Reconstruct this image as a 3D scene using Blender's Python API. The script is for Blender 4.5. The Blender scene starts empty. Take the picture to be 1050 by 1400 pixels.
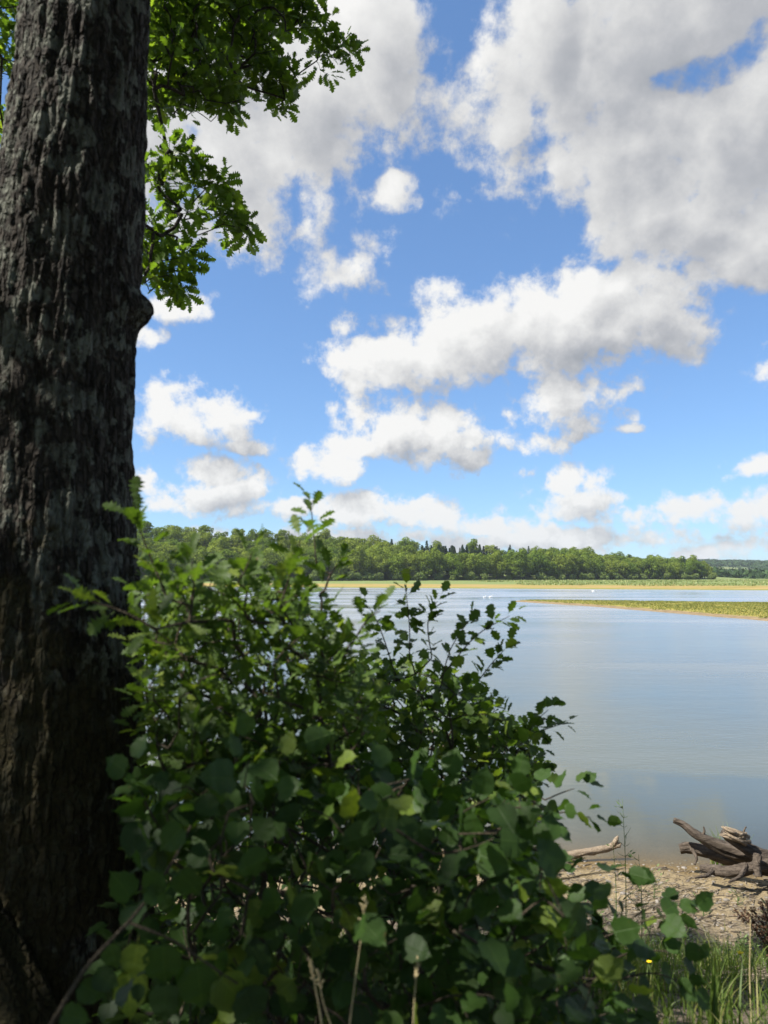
import bpy, math, random
import numpy as np
from mathutils import Vector, Matrix

random.seed(7)
rng = np.random.default_rng(11)
S = bpy.context.scene
COL = S.collection
R = math.radians

# ------------------------------------------------------------------ camera
CAM = np.array([0.0, 0.0, 4.0])
FPX = 970.0                       # focal length in px of a 1050 x 1400 frame
PITCH = math.atan(88 / FPX)
cam_data = bpy.data.cameras.new('camera')
cam = bpy.data.objects.new('camera', cam_data)
COL.objects.link(cam)
cam.location = CAM
cam.rotation_euler = (R(90) + PITCH, 0, 0)
cam_data.sensor_fit = 'VERTICAL'
cam_data.sensor_height = 36.0
cam_data.lens = 36.0 * FPX / 1400.0
cam_data.clip_start = 0.05
cam_data.clip_end = 20000
cam_data.dof.use_dof = True
cam_data.dof.focus_distance = 40.0
cam_data.dof.aperture_fstop = 3.4
S.camera = cam

# ------------------------------------------------------------------ light and exposure
SUN_AZ, SUN_EL = R(-112), R(51)     # azimuth clockwise from +Y
SKY_STRENGTH = 0.085
HAZE = 0.00011
CLOUD_GAIN = 5.35
SKY_TINT = (.78, 1.10, 1.50)
S.view_settings.view_transform = 'Standard'
S.view_settings.look = 'None'
S.view_settings.gamma = 1.0
S.view_settings.use_curve_mapping = False
S.view_settings.exposure = 1.15
sun_data = bpy.data.lights.new('sun', 'SUN')
sun_data.energy = 5.0
sun_data.angle = R(0.53)
sun_data.color = (1.0, 0.95, 0.87)
sun = bpy.data.objects.new('sun', sun_data)
COL.objects.link(sun)
sdir = Vector((math.sin(SUN_AZ) * math.cos(SUN_EL), math.cos(SUN_AZ) * math.cos(SUN_EL), math.sin(SUN_EL)))
sun.rotation_euler = sdir.to_track_quat('Z', 'Y').to_euler()
sun.location = (-30, -5, 40)
S.render.engine = 'CYCLES'
S.cycles.use_denoising = True
S.cycles.max_bounces = 8
S.cycles.transparent_max_bounces = 12
S.cycles.sample_clamp_indirect = 6.0


def ray(px, py):
    """direction of a photograph pixel (1050 x 1400)"""
    a, b = (px - 525) / FPX, (700 - py) / FPX
    c, s = math.cos(PITCH), math.sin(PITCH)
    return np.array([a, c - b * s, s + b * c])


def P(px, py, depth):
    d = ray(px, py)
    return CAM + d * (depth / d[1])


def project(p):
    q = np.asarray(p) - CAM
    c, s = math.cos(PITCH), math.sin(PITCH)
    f = q[..., 1] * c + q[..., 2] * s
    u = -q[..., 1] * s + q[..., 2] * c
    f = np.where(np.abs(f) < 1e-6, 1e-6, f)
    return 525 + FPX * q[..., 0] / f, 700 - FPX * u / f, f


# ------------------------------------------------------------------ node helper
class NT:
    def __init__(self, tree):
        self.t = tree

    def node(self, kind, **kw):
        n = self.t.nodes.new(kind)
        for k, v in kw.items():
            setattr(n, k, v)
        return n

    def put(self, sock, v):
        if isinstance(v, bpy.types.NodeSocket):
            self.t.links.new(v, sock)
        elif v is not None:
            sock.default_value = v

    def m(self, op, a, b=None, c=None, clamp=False):
        n = self.node('ShaderNodeMath', operation=op, use_clamp=clamp)
        for i, v in enumerate((a, b, c)):
            if v is not None:
                self.put(n.inputs[i], v)
        return n.outputs[0]

    def v(self, op, a, b=None, scale=None):
        n = self.node('ShaderNodeVectorMath', operation=op)
        self.put(n.inputs[0], a)
        if b is not None:
            self.put(n.inputs[1], b)
        if scale is not None:
            self.put(n.inputs['Scale'], scale)
        return n.outputs['Value'] if op in ('LENGTH', 'DOT_PRODUCT', 'DISTANCE') else n.outputs['Vector']

    def smooth(self, x, a, b, lo=0.0, hi=1.0):
        n = self.node('ShaderNodeMapRange', interpolation_type='SMOOTHSTEP')
        self.put(n.inputs[0], x)
        for i, v in enumerate((a, b, lo, hi)):
            self.put(n.inputs[i + 1], v)
        return n.outputs[0]

    def lin(self, x, a, b, lo=0.0, hi=1.0):
        n = self.node('ShaderNodeMapRange')
        self.put(n.inputs[0], x)
        for i, v in enumerate((a, b, lo, hi)):
            self.put(n.inputs[i + 1], v)
        return n.outputs[0]

    def noise(self, vec, scale, detail=4, rough=0.55, dist=0.0, out='Fac', lac=2.0):
        n = self.node('ShaderNodeTexNoise')
        if vec is not None:
            self.put(n.inputs['Vector'], vec)
        self.put(n.inputs['Scale'], scale)
        n.inputs['Detail'].default_value = detail
        n.inputs['Roughness'].default_value = rough
        n.inputs['Lacunarity'].default_value = lac
        n.inputs['Distortion'].default_value = dist
        return n.outputs[out]

    def voronoi(self, vec, scale, feature='F1', detail=0, rough=0.5, out='Distance', smooth=None, rand=1.0):
        n = self.node('ShaderNodeTexVoronoi', feature=feature)
        if vec is not None:
            self.put(n.inputs['Vector'], vec)
        self.put(n.inputs['Scale'], scale)
        n.inputs['Randomness'].default_value = rand
        if 'Detail' in n.inputs:
            n.inputs['Detail'].default_value = detail
            n.inputs['Roughness'].default_value = rough
        if smooth is not None and 'Smoothness' in n.inputs:
            n.inputs['Smoothness'].default_value = smooth
        return n.outputs[out]

    def ramp(self, fac, stops, interp='LINEAR'):
        n = self.node('ShaderNodeValToRGB')
        n.color_ramp.interpolation = interp
        els = n.color_ramp.elements
        while len(els) < len(stops):
            els.new(0.5)
        for e, (p, c) in zip(els, stops):
            e.position = p
            e.color = (*c, 1) if len(c) == 3 else c
        self.put(n.inputs[0], fac)
        return n.outputs[0]

    def mix(self, fac, a, b, blend='MIX'):
        n = self.node('ShaderNodeMix', data_type='RGBA', blend_type=blend)
        self.put(n.inputs[0], fac)
        for s, v in ((n.inputs[6], a), (n.inputs[7], b)):
            self.put(s, (*v, 1) if isinstance(v, tuple) and len(v) == 3 else v)
        return n.outputs[2]

    def xyz(self, x, y, z):
        n = self.node('ShaderNodeCombineXYZ')
        for i, v in enumerate((x, y, z)):
            self.put(n.inputs[i], v)
        return n.outputs[0]


# ------------------------------------------------------------------ sky: Nishita with cumulus
# cumulus banks as (azimuth, elevation, half width, half height, turn, fullness); written as photograph px / 970
CUMULUS = [
    # big bank, upper right
    (880, 40, 220, 110, 0, 1.05), (1010, 190, 230, 150, 0, 1.15), (808, 110, 124, 100, 0, 1.0), (930, 300, 120, 80, 15, .95),
    (712, 165, 75, 60, 0, .6), (1080, 320, 190, 62, 0, 1.0), (850, 190, 165, 115, 0, 1.1), (880, 270, 120, 80, 0, 1.0), (1080, -70, 340, 110, 0, 1.1),
    (738, 30, 62, 95, 0, .85),
    # middle bank
    (860, 430, 105, 78, 0, 1.0), (760, 455, 115, 68, -10, 1.0), (650, 470, 115, 62, -8, 1.0), (560, 490, 95, 50, 0, .95),
    (765, 545, 72, 52, 0, .85), (800, 400, 60, 42, 0, .8), (925, 480, 45, 34, 0, .55), (720, 610, 60, 20, 0, .6),
    # lower middle puff
    (540, 580, 66, 46, 0, 1.0), (610, 600, 88, 50, 0, 1.05), (450, 637, 46, 30, 0, .85), (480, 610, 46, 22, 0, .7), (650, 625, 50, 24, 0, .8),
    # upper left bank
    (510, 40, 85, 115, -10, .95), (420, 110, 120, 110, 0, 1.0), (320, 200, 120, 105, 0, 1.05), (215, 190, 130, 100, 0, 1.0),
    (440, 255, 52, 90, -12, .62), (468, 378, 56, 52, 0, .72), (445, 325, 40, 48, 0, .45), (536, 265, 40, 26, 35, .42),
    (516, 190, 36, 34, 0, .30), (480, 446, 36, 26, 0, .5), (515, 330, 40, 30, 0, .25), (235, 412, 52, 28, 0, .7), (190, 466, 40, 26, 0, .4),
    (330, 60, 160, 130, 0, .95),
    # low left
    (280, 575, 92, 38, 0, .92), (335, 612, 52, 14, 0, .6), (285, 640, 58, 26, 0, .75), (320, 668, 82, 26, 0, .85), (375, 692, 80, 20, 0, .8),
    (190, 660, 42, 24, 0, .6), (220, 690, 60, 18, 0, .4),
    # row above the horizon
    (480, 694, 74, 28, 0, .9), (590, 700, 78, 24, 0, .9), (660, 714, 80, 20, 0, .8), (775, 664, 50, 28, 0, .85), (805, 690, 92, 24, 0, .9),
    (715, 655, 22, 12, 0, .4), (870, 708, 80, 20, 0, .8), (945, 692, 66, 22, 0, .85), (1045, 694, 50, 34, 0, .9), (1042, 632, 54, 18, 0, .8),
    (860, 590, 24, 9, 0, .4), (780, 735, 340, 24, 0, .72), (420, 738, 260, 20, 0, .6), (1000, 748, 200, 18, 0, .6),
    # more of the same field beyond both sides
    (1250, 660, 150, 40, 0, .9), (1200, 470, 120, 60, 0, .7), (-60, 600, 130, 50, 0, .9), (-200, 680, 160, 36, 0, .9), (60, 680, 120, 26, 0, .8),
    (-40, 330, 160, 110, 0, .9),
]
BLUE_GAP = [(948, 100, 74, 28, 0, .95)]


def az_el(px, py):
    d = ray(px, py)
    return math.atan2(d[0], d[1]), math.atan2(d[2], math.hypot(d[0], d[1]))


def build_world():
    w = bpy.data.worlds.new('World')
    S.world = w
    w.use_nodes = True
    t = w.node_tree
    t.nodes.clear()
    n = NT(t)
    tc = n.node('ShaderNodeTexCoord')
    d = n.v('NORMALIZE', tc.outputs['Generated'])
    sep = n.node('ShaderNodeSeparateXYZ')
    t.links.new(d, sep.inputs[0])
    az = n.m('ARCTAN2', sep.outputs[0], sep.outputs[1])
    el = n.m('ARCSINE', sep.outputs[2])
    # conformal flat coordinates of the upper sky for the noises
    inv = n.m('DIVIDE', 1.0, n.m('ADD', n.m('MAXIMUM', sep.outputs[2], -.2), 1.0))
    q = n.v('SCALE', n.v('MULTIPLY', d, (1, 1, 0)), scale=inv)

    def noise2(vec, scale, detail, rough, out='Fac'):
        nn = n.node('ShaderNodeTexNoise', noise_dimensions='2D')
        n.put(nn.inputs['Vector'], vec)
        nn.inputs['Scale'].default_value = scale
        nn.inputs['Detail'].default_value = detail
        nn.inputs['Roughness'].default_value = rough
        return nn.outputs[out]

    def puffs(vec, scale):
        nn = n.node('ShaderNodeTexVoronoi', voronoi_dimensions='2D', feature='F1')
        n.put(nn.inputs['Vector'], vec)
        nn.inputs['Scale'].default_value = scale
        nn.inputs['Detail'].default_value = 2.0
        nn.inputs['Roughness'].default_value = .5
        return nn.outputs['Distance']

    def vma(x, m_, c):
        nn = n.node('ShaderNodeVectorMath', operation='MULTIPLY_ADD')
        for sk, v in zip(nn.inputs, (x, m_, c)):
            n.put(sk, v)
        return nn.outputs[0]

    def banks(ax, ey, items, acc=None):
        """smallest squared distance to a set of elliptical cloud banks, three at a time"""
        items = list(items)
        while len(items) % 3:
            items.append(items[-1])
        for k in range(0, len(items), 3):
            tri = items[k:k + 3]
            ae = [az_el(c[0], c[1]) for c in tri]
            ir = [(FPX / (c[2] * SZ(c)), FPX / (c[3] * SZ(c))) for c in tri]
            if acc is not None and (k // 3) % 4 == 0:      # keeps the evaluation sequential
                ax = vma(acc, (1e-8,) * 3, ax)
                ey = vma(acc, (1e-8,) * 3, ey)
            X_ = vma(ax, tuple(i[0] for i in ir), tuple(-a_[0] * i[0] for a_, i in zip(ae, ir)))
            Y_ = vma(ey, tuple(i[1] for i in ir), tuple(-a_[1] * i[1] for a_, i in zip(ae, ir)))
            d2 = vma(Y_, Y_, vma(X_, X_, tuple((1 - min(c[5], 1.0)) ** 2 * 1.25 for c in tri)))
            acc = d2 if acc is None else n.v('MINIMUM', acc, d2)
        sp_ = n.node('ShaderNodeSeparateXYZ')
        t.links.new(acc, sp_.inputs[0])
        return n.m('MINIMUM', n.m('MINIMUM', sp_.outputs[0], sp_.outputs[1]), sp_.outputs[2]), acc

    SZ = lambda c: 1.10 * (.82 + .2 * c[5])
    warp = n.v('SUBTRACT', noise2(q, 7.0, 3, .6, 'Color'), (.5, .5, .5))
    amp = n.lin(el, 0.0, .5, .05, .13)
    ws = n.node('ShaderNodeSeparateXYZ')
    t.links.new(n.v('SCALE', warp, scale=amp), ws.inputs[0])
    azw = n.m('ADD', az, ws.outputs[0])
    elw = n.m('MULTIPLY_ADD', ws.outputs[1], .7, el)
    d2, acc = banks(azw, elw, CUMULUS)
    body = n.m('SUBTRACT', 1.0, n.m('SQRT', d2))
    # the same broken cumulus goes on over the rest of the sky
    rest = n.m('MULTIPLY_ADD', noise2(q, 3.1, 2, .5), 3.4, -1.72)
    c_az, c_el = az_el(560, 480)
    fx, fy = n.m('MULTIPLY', n.m('SUBTRACT', az, c_az), 1 / .70), n.m('MULTIPLY', n.m('SUBTRACT', el, c_el), 1 / .60)
    away = n.smooth(n.m('ADD', n.m('MULTIPLY', fx, fx), n.m('MULTIPLY', fy, fy)), .85, 1.3, -2.0, 0.0)
    body = n.m('MAXIMUM', body, n.m('MINIMUM', n.m('ADD', rest, away), .8))
    for c in BLUE_GAP:
        a_, e_ = az_el(c[0], c[1])
        gx, gy = n.m('MULTIPLY', n.m('SUBTRACT', azw, a_), FPX / c[2]), n.m('MULTIPLY', n.m('SUBTRACT', elw, e_), FPX / c[3])
        hole = n.m('SUBTRACT', 1.0, n.m('ADD', n.m('MULTIPLY', gx, gx), n.m('MULTIPLY', gy, gy)))
        body = n.m('SUBTRACT', body, n.m('MAXIMUM', n.m('MULTIPLY', hole, .58), 0.0))
    body = n.m('MAXIMUM', body, -1.2)

    def detail(vec):
        f_ = noise2(vec, 11.0, 9, .60)
        v_ = puffs(vec, 24.0)
        g_ = noise2(vec, 46.0, 7, .66)
        f_ = n.m('MULTIPLY_ADD', g_, fine_amt, f_)
        f_ = n.m('MULTIPLY_ADD', fine_amt, -.5, f_)
        return n.m('ADD', n.m('MULTIPLY_ADD', f_, CL_N, -.5 * CL_N), n.m('MULTIPLY_ADD', v_, -CL_V, .42 * CL_V))

    CL_N, CL_V = 1.9, .42
    fine_amt = n.lin(el, .05, .40, .66, .50)
    E0 = detail(q)
    # the same a little nearer to the sun (up and left), for the light on the billows
    E1 = detail(n.v('ADD', q, (-.012, -.016, 0)))
    D0 = n.m('ADD', n.m('ADD', body, E0), n.lin(el, .03, .35, .08, .22))
    big = [c for c in CUMULUS if c[2] * c[3] > 1300]
    b2, _ = banks(n.m('ADD', azw, -.028), n.m('ADD', elw, .042), big, vma(acc, (0, 0, 0), (9, 9, 9)))
    B2 = n.m('SUBTRACT', 1.0, n.m('SQRT', b2))
    alpha = n.smooth(D0, -.04, .52)
    lit = n.m('MULTIPLY', n.m('SUBTRACT', E0, E1), n.lin(el, .15, .5, .62, .34))
    lit = n.m('ADD', lit, n.m('MULTIPLY', n.m('SUBTRACT', n.m('MAXIMUM', body, -.3), n.m('MAXIMUM', B2, -.6)), .78))
    lit = n.m('ADD', lit, n.m('MULTIPLY', n.m('SUBTRACT', noise2(q, 5.5, 4, .55), .5), n.lin(el, .12, .5, .25, .95)))
    thick = n.smooth(n.m('ADD', body, n.m('MULTIPLY', E0, .8)), .15, 1.15)
    under = n.lin(el, .12, .55, .24, .46)          # higher up we look at the grey undersides
    lit = n.m('ADD', lit, n.m('SUBTRACT', .70, n.m('MULTIPLY', thick, under)), clamp=True)
    ccol = n.ramp(lit, [(0.0, (.36, .38, .41)), (.35, (.50, .51, .53)), (.62, (.69, .69, .685)), (1.0, (.95, .94, .915))])
    ccol = n.v('SCALE', ccol, scale=CLOUD_GAIN)
    far = n.smooth(el, 0.0, .16, .26, 0.0)          # far clouds pale into the air
    ccol = n.mix(far, ccol, (.62 * CLOUD_GAIN, .68 * CLOUD_GAIN, .76 * CLOUD_GAIN))
    sky = n.node('ShaderNodeTexSky', sky_type='NISHITA')
    sky.sun_disc = False
    sky.sun_elevation = SUN_EL
    sky.sun_rotation = SUN_AZ % (2 * math.pi)
    sky.air_density = 1.0
    sky.dust_density = 0.15
    sky.ozone_density = 1.6
    gm = n.node('ShaderNodeGamma')
    t.links.new(sky.outputs[0], gm.inputs[0])
    gm.inputs[1].default_value = .72
    skyc = n.mix(1.0, gm.outputs[0], SKY_TINT, 'MULTIPLY')
    up = n.smooth(sep.outputs[2], -0.02, 0.0)
    col = n.mix(n.m('MULTIPLY', n.m('MULTIPLY', alpha, .97), up), skyc, ccol)
    bg = n.node('ShaderNodeBackground')
    n.put(bg.inputs[0], col)
    bg.inputs[1].default_value = SKY_STRENGTH
    out = n.node('ShaderNodeOutputWorld')
    t.links.new(bg.outputs[0], out.inputs[0])
    w.cycles.sampling_method = 'NONE'


build_world()

# ------------------------------------------------------------------ numeric noise
_perm = rng.permutation(256)
_perm = np.concatenate([_perm, _perm, _perm])
_grad = rng.normal(size=(256, 3))
_grad /= np.linalg.norm(_grad, axis=1)[:, None]


def gnoise(x, y, z=0.0):
    x, y, z = np.broadcast_arrays(np.asarray(x, float), np.asarray(y, float), np.asarray(z, float))
    xi, yi, zi = np.floor(x).astype(int), np.floor(y).astype(int), np.floor(z).astype(int)
    xf, yf, zf = x - xi, y - yi, z - zi
    u, v, w = (f * f * f * (f * (f * 6 - 15) + 10) for f in (xf, yf, zf))

    def gr(i, j, k):
        h = _perm[(_perm[(_perm[(xi + i) & 255] + yi + j) & 255] + zi + k) & 255]
        gv = _grad[h]
        return gv[..., 0] * (xf - i) + gv[..., 1] * (yf - j) + gv[..., 2] * (zf - k)
    lerp = lambda a, b, s: a + (b - a) * s
    return lerp(lerp(lerp(gr(0, 0, 0), gr(1, 0, 0), u), lerp(gr(0, 1, 0), gr(1, 1, 0), u), v),
                lerp(lerp(gr(0, 0, 1), gr(1, 0, 1), u), lerp(gr(0, 1, 1), gr(1, 1, 1), u), v), w)


def fbm(x, y, z=0.0, oct=4, gain=0.5):
    s, a, f = 0, 1.0, 1.0
    for i in range(oct):
        s = s + a * gnoise(np.asarray(x) * f + 17.3 * i, np.asarray(y) * f + 5.1 * i, np.asarray(z) * f)
        a *= gain
        f *= 2.03
    return s


def sstep(x, a, b):
    t = np.clip((np.asarray(x, float) - a) / (b - a), 0, 1)
    return t * t * (3 - 2 * t)


# ------------------------------------------------------------------ mesh helpers
def mesh_obj(name, verts, faces, mat, parent=None, smooth=True, attrs=None, kind=None):
    """faces: list of arrays (n,3) / (n,4) or python lists"""
    me = bpy.data.meshes.new(name)
    make_mesh(me, verts, faces, smooth, attrs)
    me.materials.append(mat)
    o = bpy.data.objects.new(name, me)
    COL.objects.link(o)
    if parent is not None:
        o.parent = parent
        o.matrix_parent_inverse = Matrix.Translation(-Vector(parent.location))
    if kind:
        o['kind'] = kind
    return o


def make_mesh(me, verts, faces, smooth=True, attrs=None):
    verts = np.asarray(verts, np.float32)
    arrs = [np.asarray(f, np.int32) for f in (faces if isinstance(faces, list) else [faces]) if len(f)]
    me.vertices.add(len(verts))
    me.vertices.foreach_set('co', verts.ravel())
    idx = np.concatenate([a.ravel() for a in arrs])
    tot = np.concatenate([np.full(len(a), a.shape[1], np.int32) for a in arrs])
    me.loops.add(len(idx))
    me.loops.foreach_set('vertex_index', idx)
    me.polygons.add(len(tot))
    me.polygons.foreach_set('loop_start', np.concatenate([[0], np.cumsum(tot)[:-1]]).astype(np.int32))
    me.polygons.foreach_set('loop_total', tot)
    me.update(calc_edges=True)
    me.polygons.foreach_set('use_smooth', np.full(len(tot), smooth))
    for k, v in (attrs or {}).items():
        a = me.attributes.new(k, 'FLOAT', 'POINT')
        a.data.foreach_set('value', np.asarray(v, np.float32))
    me.validate()


def tag(o, label=None, cat=None, group=None, kind=None):
    for k, v in (('label', label), ('category', cat), ('group', group), ('kind', kind)):
        if v:
            o[k] = v
    return o


def empty(name, loc, label, cat, group=None):
    o = bpy.data.objects.new(name, None)
    COL.objects.link(o)
    o.location = Vector([float(c) for c in loc])
    o.empty_display_size = 0.2
    return tag(o, label, cat, group)


class Parts:
    """collects geometry for one mesh"""
    def __init__(self):
        self.v, self.q, self.t, self.a, self.n = [], [], [], [], 0

    def add(self, v, quads=None, tris=None, a=0.0):
        v = np.asarray(v, float)
        if quads is not None and len(quads):
            self.q.append(np.asarray(quads, int) + self.n)
        if tris is not None and len(tris):
            self.t.append(np.asarray(tris, int) + self.n)
        self.v.append(v)
        self.a.append(np.full(len(v), a) if np.isscalar(a) else np.asarray(a))
        self.n += len(v)

    def tube(self, pts, rad, sides=6, cap=True, rough=0.0, seed=0.0, a=0.0):
        pts = np.asarray(pts, float)
        rad = np.broadcast_to(np.asarray(rad, float), (len(pts),))
        tan = np.gradient(pts, axis=0)
        tan /= np.maximum(np.linalg.norm(tan, axis=1), 1e-9)[:, None]
        ref = np.array([0.31, 0.17, 0.93]) if abs(tan[0][2]) < 0.85 else np.array([0.93, 0.21, 0.3])
        u = np.cross(tan, ref)
        u /= np.linalg.norm(u, axis=1)[:, None]
        w = np.cross(tan, u)
        th = np.linspace(0, 2 * np.pi, sides, endpoint=False)
        rr = rad[:, None] * np.ones(sides)
        if rough:
            L = np.concatenate([[0], np.cumsum(np.linalg.norm(np.diff(pts, axis=0), axis=1))])
            rr = rr * (1 + rough * fbm(3 * np.cos(th)[None, :] + seed, 3 * np.sin(th)[None, :], L[:, None] / max(rad.max(), 1e-6) * 0.35, 4)
                       + rough * .5 * gnoise(9 * np.cos(th)[None, :] + seed, 9 * np.sin(th)[None, :], L[:, None] / max(rad.max(), 1e-6) * 0.25))
        v = pts[:, None, :] + rr[..., None] * (np.cos(th)[None, :, None] * u[:, None, :] + np.sin(th)[None, :, None] * w[:, None, :])
        m = len(pts)
        i, j = np.meshgrid(np.arange(m - 1), np.arange(sides), indexing='ij')
        j2 = (j + 1) % sides
        q = np.stack([i * sides + j, i * sides + j2, (i + 1) * sides + j2, (i + 1) * sides + j], -1).reshape(-1, 4)
        vv = v.reshape(-1, 3)
        tr = []
        if cap:
            vv = np.vstack([vv, pts[0], pts[-1]])
            b0, b1 = m * sides, m * sides + 1
            for s in range(sides):
                tr.append((b0, (s + 1) % sides, s))
                tr.append((b1, (m - 1) * sides + s, (m - 1) * sides + (s + 1) % sides))
        self.add(vv, q, tr, a)

    def obj(self, name, mat, parent=None, smooth=True, kind=None, attr=None):
        f = []
        if self.q:
            f.append(np.concatenate(self.q))
        if self.t:
            f.append(np.concatenate(self.t))
        return mesh_obj(name, np.concatenate(self.v), f, mat, parent, smooth, {attr: np.concatenate(self.a)} if attr else None, kind)


def curve(pts, n):
    """smooth resample (Catmull-Rom) of control points"""
    pts = np.asarray(pts, float)
    P_ = np.vstack([2 * pts[0] - pts[1], pts, 2 * pts[-1] - pts[-2]])
    out = []
    for t in np.linspace(0, len(pts) - 1 - 1e-6, n):
        i = int(t)
        f = t - i
        a, b, c, d = P_[i:i + 4]
        out.append(0.5 * ((2 * b) + (c - a) * f + (2 * a - 5 * b + 4 * c - d) * f * f + (3 * b - a - 3 * c + d) * f ** 3))
    return np.array(out)


def frames(dirs, nrm):
    d = dirs / np.linalg.norm(dirs, axis=1)[:, None]
    y = np.cross(nrm, d)
    y /= np.maximum(np.linalg.norm(y, axis=1), 1e-9)[:, None]
    z = np.cross(d, y)
    return np.stack([d, y, z], -1)          # columns


# ------------------------------------------------------------------ materials
def material(name):
    m = bpy.data.materials.new(name)
    m.use_nodes = True
    t = m.node_tree
    t.nodes.clear()
    n = NT(t)
    out = n.node('ShaderNodeOutputMaterial')
    return m, n, out


def principled(n, out, col, rough=0.8, bump=None, bstr=0.3, bdist=0.02, spec=0.3):
    b = n.node('ShaderNodeBsdfPrincipled')
    n.put(b.inputs['Base Color'], (*col, 1) if isinstance(col, tuple) and len(col) == 3 else col)
    n.put(b.inputs['Roughness'], rough)
    b.inputs['Specular IOR Level'].default_value = spec
    if bump is not None:
        bn = n.node('ShaderNodeBump')
        bn.inputs['Strength'].default_value = bstr
        bn.inputs['Distance'].default_value = bdist
        n.put(bn.inputs['Height'], bump)
        n.put(b.inputs['Normal'], bn.outputs[0])
    n.t.links.new(b.outputs[0], out.inputs[0])
    return b


def leaf_material(name, c_dark, c_mid, c_young, trans=0.42, rough=0.42, young=0.86, veins=False):
    m, n, out = material(name)
    at = n.node('ShaderNodeAttribute', attribute_name='leaf')
    oi = n.node('ShaderNodeObjectInfo')
    r = n.m('FRACT', n.m('ADD', at.outputs['Fac'], oi.outputs['Random']))
    col = n.ramp(r, [(0.0, c_dark), (0.55, c_mid), (young, c_mid), (1.0, c_young)])
    geo = n.node('ShaderNodeNewGeometry')
    sp = n.noise(geo.outputs['Position'], 60.0, 3, 0.6)
    col = n.mix(n.lin(sp, .35, .75, 0.0, 0.3), col, tuple(c * .62 for c in c_mid))
    col = n.mix(n.smooth(n.noise(geo.outputs['Position'], 34.0, 4, .65), .66, .74, 0.0, .75), col, (.10, .065, .022))
    # pale midrib and side veins
    al = n.node('ShaderNodeAttribute', attribute_name='along').outputs['Fac']
    ac = n.m('ABSOLUTE', n.node('ShaderNodeAttribute', attribute_name='across').outputs['Fac'])
    vein = n.smooth(n.m('SINE', n.m('MULTIPLY', n.m('SUBTRACT', al, n.m('MULTIPLY', ac, .9)), 52.0)), .55, 1.0)
    vein = n.m('MAXIMUM', n.m('MULTIPLY', vein, .35), n.smooth(ac, .030, .006, 0.0, .7))
    if veins:
        col = n.mix(n.m('MULTIPLY', vein, .55), col, n.mix(1.0, col, (2.0, 1.7, 1.8), 'MULTIPLY'))
    b = n.node('ShaderNodeBsdfPrincipled')
    n.put(b.inputs['Base Color'], col)
    n.put(b.inputs['Roughness'], rough)
    b.inputs['Specular IOR Level'].default_value = 0.35
    if veins:
        bn = n.node('ShaderNodeBump')
        bn.inputs['Strength'].default_value = .5
        bn.inputs['Distance'].default_value = .003
        n.put(bn.inputs['Height'], n.m('SUBTRACT', 1.0, vein))
        n.put(b.inputs['Normal'], bn.outputs[0])
    tr = n.node('ShaderNodeBsdfTranslucent')
    n.put(tr.inputs[0], n.mix(1.0, col, (1.75, 1.75, 0.75), 'MULTIPLY'))
    mx = n.node('ShaderNodeMixShader')
    mx.inputs[0].default_value = trans
    n.t.links.new(b.outputs[0], mx.inputs[1])
    n.t.links.new(tr.outputs[0], mx.inputs[2])
    n.t.links.new(mx.outputs[0], out.inputs[0])
    return m


def mat_bark(name, dark, light, lichen=None, moss=None, scale=1.0, moss_top=None, grain=(1, 1, .22), plates=46.0):
    m, n, out = material(name)
    geo = n.node('ShaderNodeNewGeometry')
    pos = geo.outputs['Position']
    st = n.v('MULTIPLY', pos, tuple(scale * g_ for g_ in grain))
    f = n.noise(st, 26.0, 6, 0.62)
    f2 = n.noise(pos, 70.0 * scale, 4, 0.6)
    at = n.node('ShaderNodeAttribute', attribute_name='ridge')
    wv = n.v('ADD', n.v('MULTIPLY', pos, tuple(scale * max(g_, .3) for g_ in grain)), n.v('SCALE', n.noise(pos, 9.0 * scale, 3, .6, out='Color'), scale=.05 / scale))
    plate = n.voronoi(wv, plates or 30.0, 'DISTANCE_TO_EDGE')
    pl = n.smooth(plate, 0.02, .30) if plates else n.noise(st, 60.0, 4, .6)
    col = n.ramp(n.m('ADD', n.m('ADD', n.m('MULTIPLY', f, 0.5), n.m('MULTIPLY', f2, 0.3)), n.m('MULTIPLY', pl, .2)), [(0.34, dark), (0.66, light)])
    if lichen:
        big = n.noise(pos, 7.5, 4, 0.6)
        small = n.noise(n.v('MULTIPLY', pos, (1, 1, .6)), 24.0, 5, 0.62)
        sp = n.smooth(n.m('ADD', n.m('MULTIPLY', big, .55), n.m('MULTIPLY', small, .6)), 0.57, 0.625)
        sp = n.m('MULTIPLY', sp, n.lin(at.outputs['Fac'], 0.1, 0.5, 0.25, 0.9))
        col = n.mix(sp, col, n.ramp(f2, [(.3, tuple(c * .7 for c in lichen)), (.7, lichen)]))
    if moss:
        sz = n.node('ShaderNodeSeparateXYZ')
        n.t.links.new(pos, sz.inputs[0])
        hi = n.lin(sz.outputs[2], moss_top - 1.1, moss_top, 0.30, -0.22)
        side = n.lin(sz.outputs[0], -1.5, -0.9, 0.10, -0.10)
        mm = n.smooth(n.m('ADD', n.m('ADD', n.noise(pos, 4.5, 5, 0.62), hi), side), 0.52, 0.64)
        col = n.mix(n.m('MULTIPLY', mm, 0.85), col, n.ramp(n.noise(pos, 55, 4, .65), [(.3, tuple(c * .45 for c in moss)), (.7, moss)]))
    principled(n, out, col, 0.92, n.m('ADD', n.m('ADD', f, n.m('MULTIPLY', f2, .5)), pl), 0.9, 0.016 / scale, 0.15)
    return m


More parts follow.
